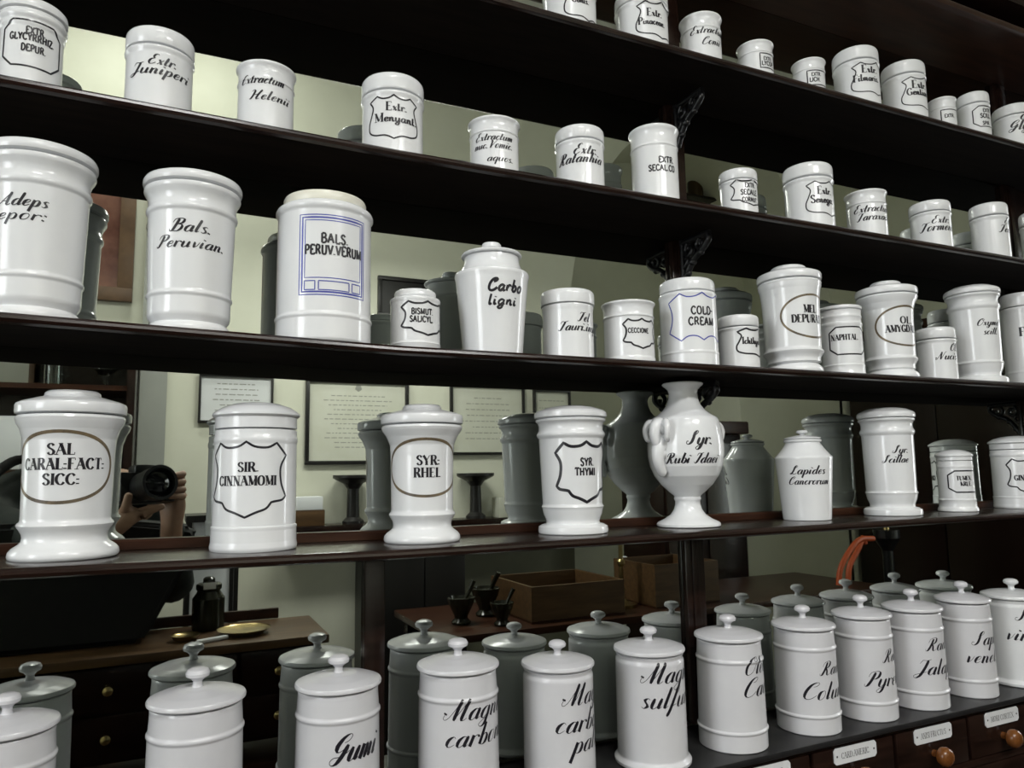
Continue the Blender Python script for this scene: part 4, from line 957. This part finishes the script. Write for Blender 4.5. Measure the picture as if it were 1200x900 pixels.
def tray(x0, x1, y0, y1, h, lab, m_='wood_tan'):
    t = thing('wooden_tray', lab, 'tray', ((x0 + x1) / 2, (y0 + y1) / 2, ZS), 0, 'wooden trays on the side table')
    a, b = (x1 - x0) / 2, (y1 - y0) / 2
    box('tray_floor', (-a, -b, 0), (a, b, 0.008), 'wood_red', t)
    bm = bmesh.new()
    add_box(bm, (-a, -b, .0085), (a, -b + .012, h)); add_box(bm, (-a, b - .012, .0085), (a, b, h))
    add_box(bm, (-a, -b + .012, .0085), (-a + .012, b - .012, h)); add_box(bm, (a - .012, -b + .012, .0085), (a, b - .012, h))
    link_mesh('tray_wall', bm, m_, t)
    return t


tray(1.22, 1.62, -1.85, -1.48, 0.13, 'long tan wooden tray in front of the balance')
tray(1.78, 2.10, -1.80, -1.50, 0.17, 'square tan wooden tray right of the balance')
bl = thing('balance', 'brass column balance standing between the wooden trays', 'balance', (1.70, -1.62, ZS))
lathe('base', [(0, 0), (.06, 0), (.06, .012), (.03, .02), (.02, .03), (0, .03)], 'brass', bl, n=32)
lathe('column', [(0, .0305), (.012, .0305), (.010, .06), (.015, .07), (.009, .08), (.009, .16), (.017, .17), (.017, .18), (.009, .19), (.008, .30), (.013, .31), (0, .32)], 'brass', bl, n=24)
bm = bmesh.new(); add_tube(bm, [(-.15, 0, .285), (0, 0.012, .30), (.15, 0, .285)], .005, 8); link_mesh('beam', bm, 'brass', bl, smooth=60)
fn = lathe('funnel', [(0, 0), (.09, 0), (.092, .006), (.06, .04), (.03, .075), (.018, .10), (.015, .16), (.010, .162), (0, .16)], 'porcelain', None, n=40)
fn.location = (1.90, -1.90, ZS); tag(fn, 'white upturned funnel on the side table behind the square tray', 'funnel')
for i, (x, y, s_, lab) in enumerate(((1.00, -1.62, 1.0, 'black mortar with pestle, leftmost on the side table'), (1.12, -1.52, .85, 'small black mortar with pestle on the side table'), (1.14, -1.72, 1.1, 'larger black mortar with pestle at the back of the side table'))):
    t = thing('mortar', lab, 'mortar', (x, y, ZS), 0.4 * i, 'mortars on the side table')
    lathe('bowl', [(a * s_, b * s_) for a, b in [(0, 0), (.034, 0), (.036, .008), (.024, .02), (.026, .03), (.045, .07), (.052, .095), (.048, .096), (.038, .06), (0, .04)]], 'dark_glaze', t, n=32)
    bm = bmesh.new(); add_tube(bm, [(0, 0, .05 * s_), (.02 * s_, 0, .09 * s_), (.05 * s_, 0, .15 * s_)], [.012 * s_, .007 * s_, .010 * s_], 10); link_mesh('pestle', bm, 'dark_glaze', t, smooth=60)
# tall pieces at the far right of the room
cu = thing('tall_cupboard', 'dark wooden cupboard standing in front of the arched recess', 'cupboard', (2.62, -2.46, ZF))
box('carcass', (-0.27, -0.13, 0), (0.27, 0.26, 1.60), 'wood', cu, 0.004)
box('cornice', (-0.30, -0.135, 1.6005), (0.30, 0.30, 1.67), 'wood_red', cu, 0.01)
for sx in (-1, 1):
    d = box('door', (min(0.004 * sx, 0.26 * sx), 0.2605, 0.1), (max(0.004 * sx, 0.26 * sx), 0.28, 1.55), 'wood', cu, 0.004)
    kn = lathe('knob', [(0, 0), (.008, 0), (.008, .01), (.016, .016), (.014, .026), (0, .03)], 'brass', d, n=20)
    kn.matrix_local = Matrix.Translation((0.05 * sx, 0.2802, 1.1)) @ Matrix.Rotation(-math.pi / 2, 4, 'X')
for i, (dx, lab) in enumerate(((0.0, 'upper orange rubber hose arching from the small burner stand'), (0.13, 'lower orange rubber hose arching from the small burner stand'))):
    hs = tube('rubber_hose', [(2.84 + dx, -1.55 - .06 * i, -0.535), (2.86 + dx, -1.55 - .06 * i, -0.46), (2.93 + dx, -1.55 - .06 * i, -0.38), (3.00 + dx * .7, -1.55 - .06 * i, -0.335), (3.09 + dx * .1, -1.55 - .06 * i, -0.335 - 0.03 * i)], 0.013, 'orange_rubber', None, 12, 0.02)
    tag(hs, lab, 'hose', 'orange rubber hoses')
bs = thing('burner_stand', 'dark stand with brass nozzles by the orange hoses', 'stand', (3.22, -1.58, ZF))
lathe('column', [(0, 0), (.12, 0), (.12, .03), (.03, .06), (.025, 1.0), (.06, 1.06), (.06, 1.10), (0, 1.10)], 'iron', bs, n=32)
lathe('nozzle', [(0, 1.1005), (.015, 1.1005), (.012, 1.13), (.006, 1.16), (0, 1.16)], 'brass', bs, n=20)
bo = lathe('brown_bottle', [(0, 0), (.055, 0), (.058, .01), (.058, .12), (.05, .145), (.022, .165), (.016, .175), (.016, .20), (.022, .203), (.022, .215), (0, .215)], 'brown_glass', None, n=40)
hs_ = thing('bracket_shelf', 'small dark shelf high on the back wall of the arched recess', 'shelf', (3.85, -3.349, 2.04))
box('board', (-0.45, 0, -0.02), (0.45, 0.16, 0.0), 'wood', hs_, 0.003)
for sx in (-0.4, 0.4): box('support', (sx - .01, 0, -0.12), (sx + .01, 0.02, -0.0205), 'wood', hs_)
bo.location = (3.54, -3.26, 2.0404); tag(bo, 'brown stoppered bottle high in the arched recess', 'bottle')
bk = box('red_book', (4.02, -3.32, 2.0404), (4.11, -3.22, 2.30), 'frame_brown', None, 0.003); tag(bk, 'red-brown book standing right of the brown bottle', 'book')
# second cupboard, wall shade panel, glass balance case, dark low cupboard
cv = thing('corner_cupboard', 'long dark cupboard along the right wall beyond the orange hoses', 'cupboard', (4.30, -1.65, ZF))
box('carcass', (-0.09, -0.93, 0), (0.095, 0.93, 2.25), 'wood', cv, 0.004)
box('cornice', (-0.12, -0.94, 2.2505), (0.095, 0.96, 2.31), 'wood_red', cv, 0.01)
for q in range(3): box('door', (-0.108, -0.92 + 0.62 * q, 0.1), (-0.0905, -0.31 + 0.62 * q, 2.2), 'wood', cv, 0.004)
struct(box('trim_3', (1.24, YF, ZF), (2.03, YF + 0.018, -0.26), 'wall_shade'))  # panel added to darken the wall where shade falls below the shelf
lc = thing('low_cupboard', 'low black cupboard under the wall shelf', 'cupboard', (1.02, -2.34, ZF))
box('carcass', (-0.19, -0.24, 0), (0.19, 0.22, 1.13), 'frame_black', lc, 0.004)
for sx in (-1, 1): box('door', (min(0.003 * sx, 0.185 * sx), 0.2205, 0.1), (max(0.003 * sx, 0.185 * sx), 0.236, 1.1), 'frame_black', lc, 0.003)
bt = thing('case_table', 'narrow dark table under the tall black framed case', 'table', (0.165, -2.08, ZF))
box('table_top', (-0.20, -0.16, 0.80), (0.20, 0.16, 0.825), 'wood', bt, 0.003)
for sx in (-1, 1):
    for sy in (-1, 1): box('leg', (sx * .17 - .02, sy * .13 - .02, 0), (sx * .17 + .02, sy * .13 + .02, 0.7998), 'wood', bt)
bc = thing('balance_case', 'tall black framed case standing behind the stoneware jar', 'case', (0.165, -2.08, ZF + 0.8254))
for sx in (-1, 1):
    for sy in (-1, 1): box('post', (sx * .082 - .008, sy * .10 - .008, 0.012), (sx * .082 + .008, sy * .10 + .008, 0.42), 'frame_black', bc)
box('case_floor', (-0.095, -0.115, 0), (0.095, 0.115, 0.0118), 'frame_black', bc)
box('case_roof', (-0.095, -0.115, 0.4202), (0.095, 0.115, 0.445), 'frame_black', bc)
box('back_card', (-0.073, -0.104, 0.0122), (0.073, -0.098, 0.42), 'paper_white', bc)
picture('framed_plaque', 'small black framed plaque high on the cream wall', 'plaque', 0.935, 1.20, 0.80, 1.012, 'frame_black', 'frame_black', 0.02)

# ------------------------------------------------------------------ the photographer
def skin(name, pts, edges, m, parent=None, sub=2, root=0):
    me = bpy.data.meshes.new(name)
    me.from_pydata([p[0] for p in pts], edges, [])
    me.materials.append(MT[m])
    o = bpy.data.objects.new(name, me); COL.objects.link(o)
    if parent: o.parent = parent
    md = o.modifiers.new('skin', 'SKIN'); md.use_smooth_shade = True
    lay = me.skin_vertices[0].data if me.skin_vertices else None
    if lay is None:
        bm = bmesh.new(); bm.from_mesh(me); bm.verts.layers.skin.verify(); bm.to_mesh(me); bm.free()
        lay = me.skin_vertices[0].data
    for i, p in enumerate(pts):
        r = p[1]
        lay[i].radius = r if isinstance(r, tuple) else (r, r)
        lay[i].use_root = (i == root)
    s_ = o.modifiers.new('sub', 'SUBSURF'); s_.levels = sub; s_.render_levels = sub
    return o


LC = CAM - FWD * 0.014                       # front of the lens
BC = CAM - FWD * 0.135                       # middle of the camera body
ROT = Matrix((RIGHT, FWD, UP)).transposed().to_4x4()
pcam = thing('photo_camera', 'black camera with round lens held up by the photographer', 'camera')
pcam.matrix_world = Matrix.Translation(BC) @ ROT
bm = bmesh.new(); add_box(bm, (-.062, -.024, -.042), (.066, .024, .036), .008); add_box(bm, (-.026, -.022, .034), (.026, .024, .056), .008); add_box(bm, (.036, -.02, -.042), (.070, .042, .034), .010)
link_mesh('camera_body', bm, 'black_plastic', pcam, smooth=40)
lensm = lathe('lens_barrel', [(0, 0), (.036, 0), (.036, .045), (.040, .05), (.041, .085), (.043, .09), (.043, .094), (.036, .094), (.032, .082), (0, .080)], 'black_plastic', pcam, n=40)
lensm.matrix_local = Matrix.Translation((-.006, .0245, -.002)) @ Matrix.Rotation(-math.pi / 2, 4, 'X')
gl = lathe('front_glass', [(0, .0905), (.012, .090), (.024, .087), (.031, .083)], 'lens_glass', lensm, n=32)


def C3(a, b, c): return BC + RIGHT * a + FWD * b + UP * c


P_ = []; E_ = []
def V(p, r, frm=None):
    P_.append((tuple(p), r)); i = len(P_) - 1
    if frm is not None: E_.append((frm, i))
    return i


pel = V((-0.26, -1.66, -0.52), (.16, .12))
ch = V((-0.24, -1.64, -0.25), (.17, .12), pel)
sh = V((-0.22, -1.62, -0.04), (.15, .10), ch)
nk = V((-0.225, -1.59, 0.04), .055, sh)
hd0 = V((-0.245, -1.555, 0.08), .075, nk)
hd1 = V((-0.25, -1.545, 0.135), .085, hd0)
hd2 = V((-0.25, -1.55, 0.185), .072, hd1)
nose = V((-0.225, -1.455, 0.11), .012, hd1)
rs = V((-0.04, -1.60, -0.05), .065, sh); re = V((0.03, -1.44, -0.33), .048, rs)
rw = V(C3(.085, -.02, -.115), .027, re); rp = V(C3(.080, .004, -.05), (.034, .022), rw)
ls = V((-0.40, -1.60, -0.05), .065, sh); le = V((-0.42, -1.38, -0.16), .048, ls)
lw = V(C3(-.075, .0, -.11), .027, le); lp = V(C3(-.045, .03, -.075), (.032, .020), lw)
for k, (u0, u1) in enumerate(((.028, .022), (.008, .004), (-.012, -.014), (-.030, -.030))):  # right-hand fingers round the grip
    a = V(C3(.088, .030, u0), .0100, rp); b = V(C3(.082, .056, u0), .0092, a); c = V(C3(.058, .060, u1), .0085, b); d = V(C3(.042, .054, u1), .0075, c)
a = V(C3(.075, -.030, -.01), .011, rp); b = V(C3(.055, -.036, .012), .010, a); V(C3(.035, -.036, .02), .009, b)
for k, du in enumerate((-.030, -.012, .006, .022)):  # left-hand fingers under the lens
    a = V(C3(-.03 + du * .5, .05 + du * .6, -.072), .0098, lp); b = V(C3(-.006 + du * .3, .06 + du * .8, -.062), .009, a); V(C3(.018 + du * .2, .062 + du * .8, -.055), .008, b)
a = V(C3(-.06, .055, -.05), .011, lp); V(C3(-.058, .068, -.02), .010, a)
for sx in (-1, 1):
    hp = V((-0.26 + sx * .09, -1.66, -0.62), .09, pel); kn_ = V((-0.26 + sx * .10, -1.64, -1.0), .06, hp); an = V((-0.26 + sx * .10, -1.67, -1.33), .042, kn_); V((-0.26 + sx * .11, -1.58, -1.365), .032, an)
person = skin('person', P_, E_, 'skin')
tag(person, 'photographer in dark green jacket holding a black camera, seen in the mirror', 'person')
# face details
bm = bmesh.new()
for sx in (-1, 1):
    bmesh.ops.create_icosphere(bm, subdivisions=2, radius=.011, matrix=Matrix.Translation((-0.232 + sx * .033, -1.468 - .006 * sx, 0.138)))
link_mesh('eyes', bm, 'paper_white', person, smooth=60)
skin('hair', [((-0.255, -1.578, 0.14), .084), ((-0.255, -1.57, 0.19), .08), ((-0.25, -1.55, 0.212), .068), ((-0.26, -1.62, 0.10), .06)], [(0, 1), (1, 2), (0, 3)], 'hair', person)
JP = [((-0.26, -1.66, -0.56), (.20, .15)), ((-0.24, -1.64, -0.25), (.20, .15)), ((-0.22, -1.62, -0.05), (.18, .125)), ((-0.205, -1.60, 0.025), .085),
      ((-0.04, -1.60, -0.04), .085), ((0.03, -1.44, -0.33), .066), (tuple(C3(.086, -.020, -.092)), .036),
      ((-0.40, -1.60, -0.04), .085), ((-0.43, -1.38, -0.12), .075), (tuple(C3(-.125, -.01, -.135)), .045)]
skin('jacket', JP, [(0, 1), (1, 2), (2, 3), (2, 4), (4, 5), (5, 6), (2, 7), (7, 8), (8, 9)], 'jacket', person)
skin('trousers', [((-0.26, -1.66, -0.56), (.17, .13)), ((-0.26, -1.66, -0.62), (.16, .12)), ((-0.16, -1.65, -1.0), .08), ((-0.16, -1.67, -1.32), .06), ((-0.36, -1.65, -1.0), .08), ((-0.36, -1.67, -1.32), .06)], [(0, 1), (1, 2), (2, 3), (1, 4), (4, 5)], 'black_cloth', person)
# big black bag resting on the desk in front of him
bg = thing('shoulder_bag', 'big black cloth shoulder bag resting on the dispensing desk', 'bag', (0, 0, 0))
bm = bmesh.new()
out = [(-0.47, -0.4135), (-0.045, -0.4135), (-0.03, -0.395), (0.055, -0.23), (0.085, -0.15), (0.07, -0.125), (-0.10, -0.10), (-0.42, -0.10), (-0.50, -0.13), (-0.50, -0.38)]
f = bm.faces.new([bm.verts.new((x, -1.18, z)) for x, z in out])
ex = bmesh.ops.extrude_face_region(bm, geom=[f])
for v in ex['geom']:
    if isinstance(v, bmesh.types.BMVert): v.co.y -= 0.16
bmesh.ops.recalc_face_normals(bm, faces=bm.faces)
bmesh.ops.bevel(bm, geom=list(bm.edges), offset=0.014, segments=3, affect='EDGES')
link_mesh('bag_body', bm, 'black_cloth', bg, smooth=50)
bm = bmesh.new(); add_tube(bm, catmull([(-0.40, -1.27, -0.11), (-0.43, -1.40, 0.0), (-0.40, -1.52, 0.06), (-0.36, -1.60, 0.07)], 0.02), 0.014, 8)
link_mesh('strap', bm, 'black_cloth', bg, smooth=60)
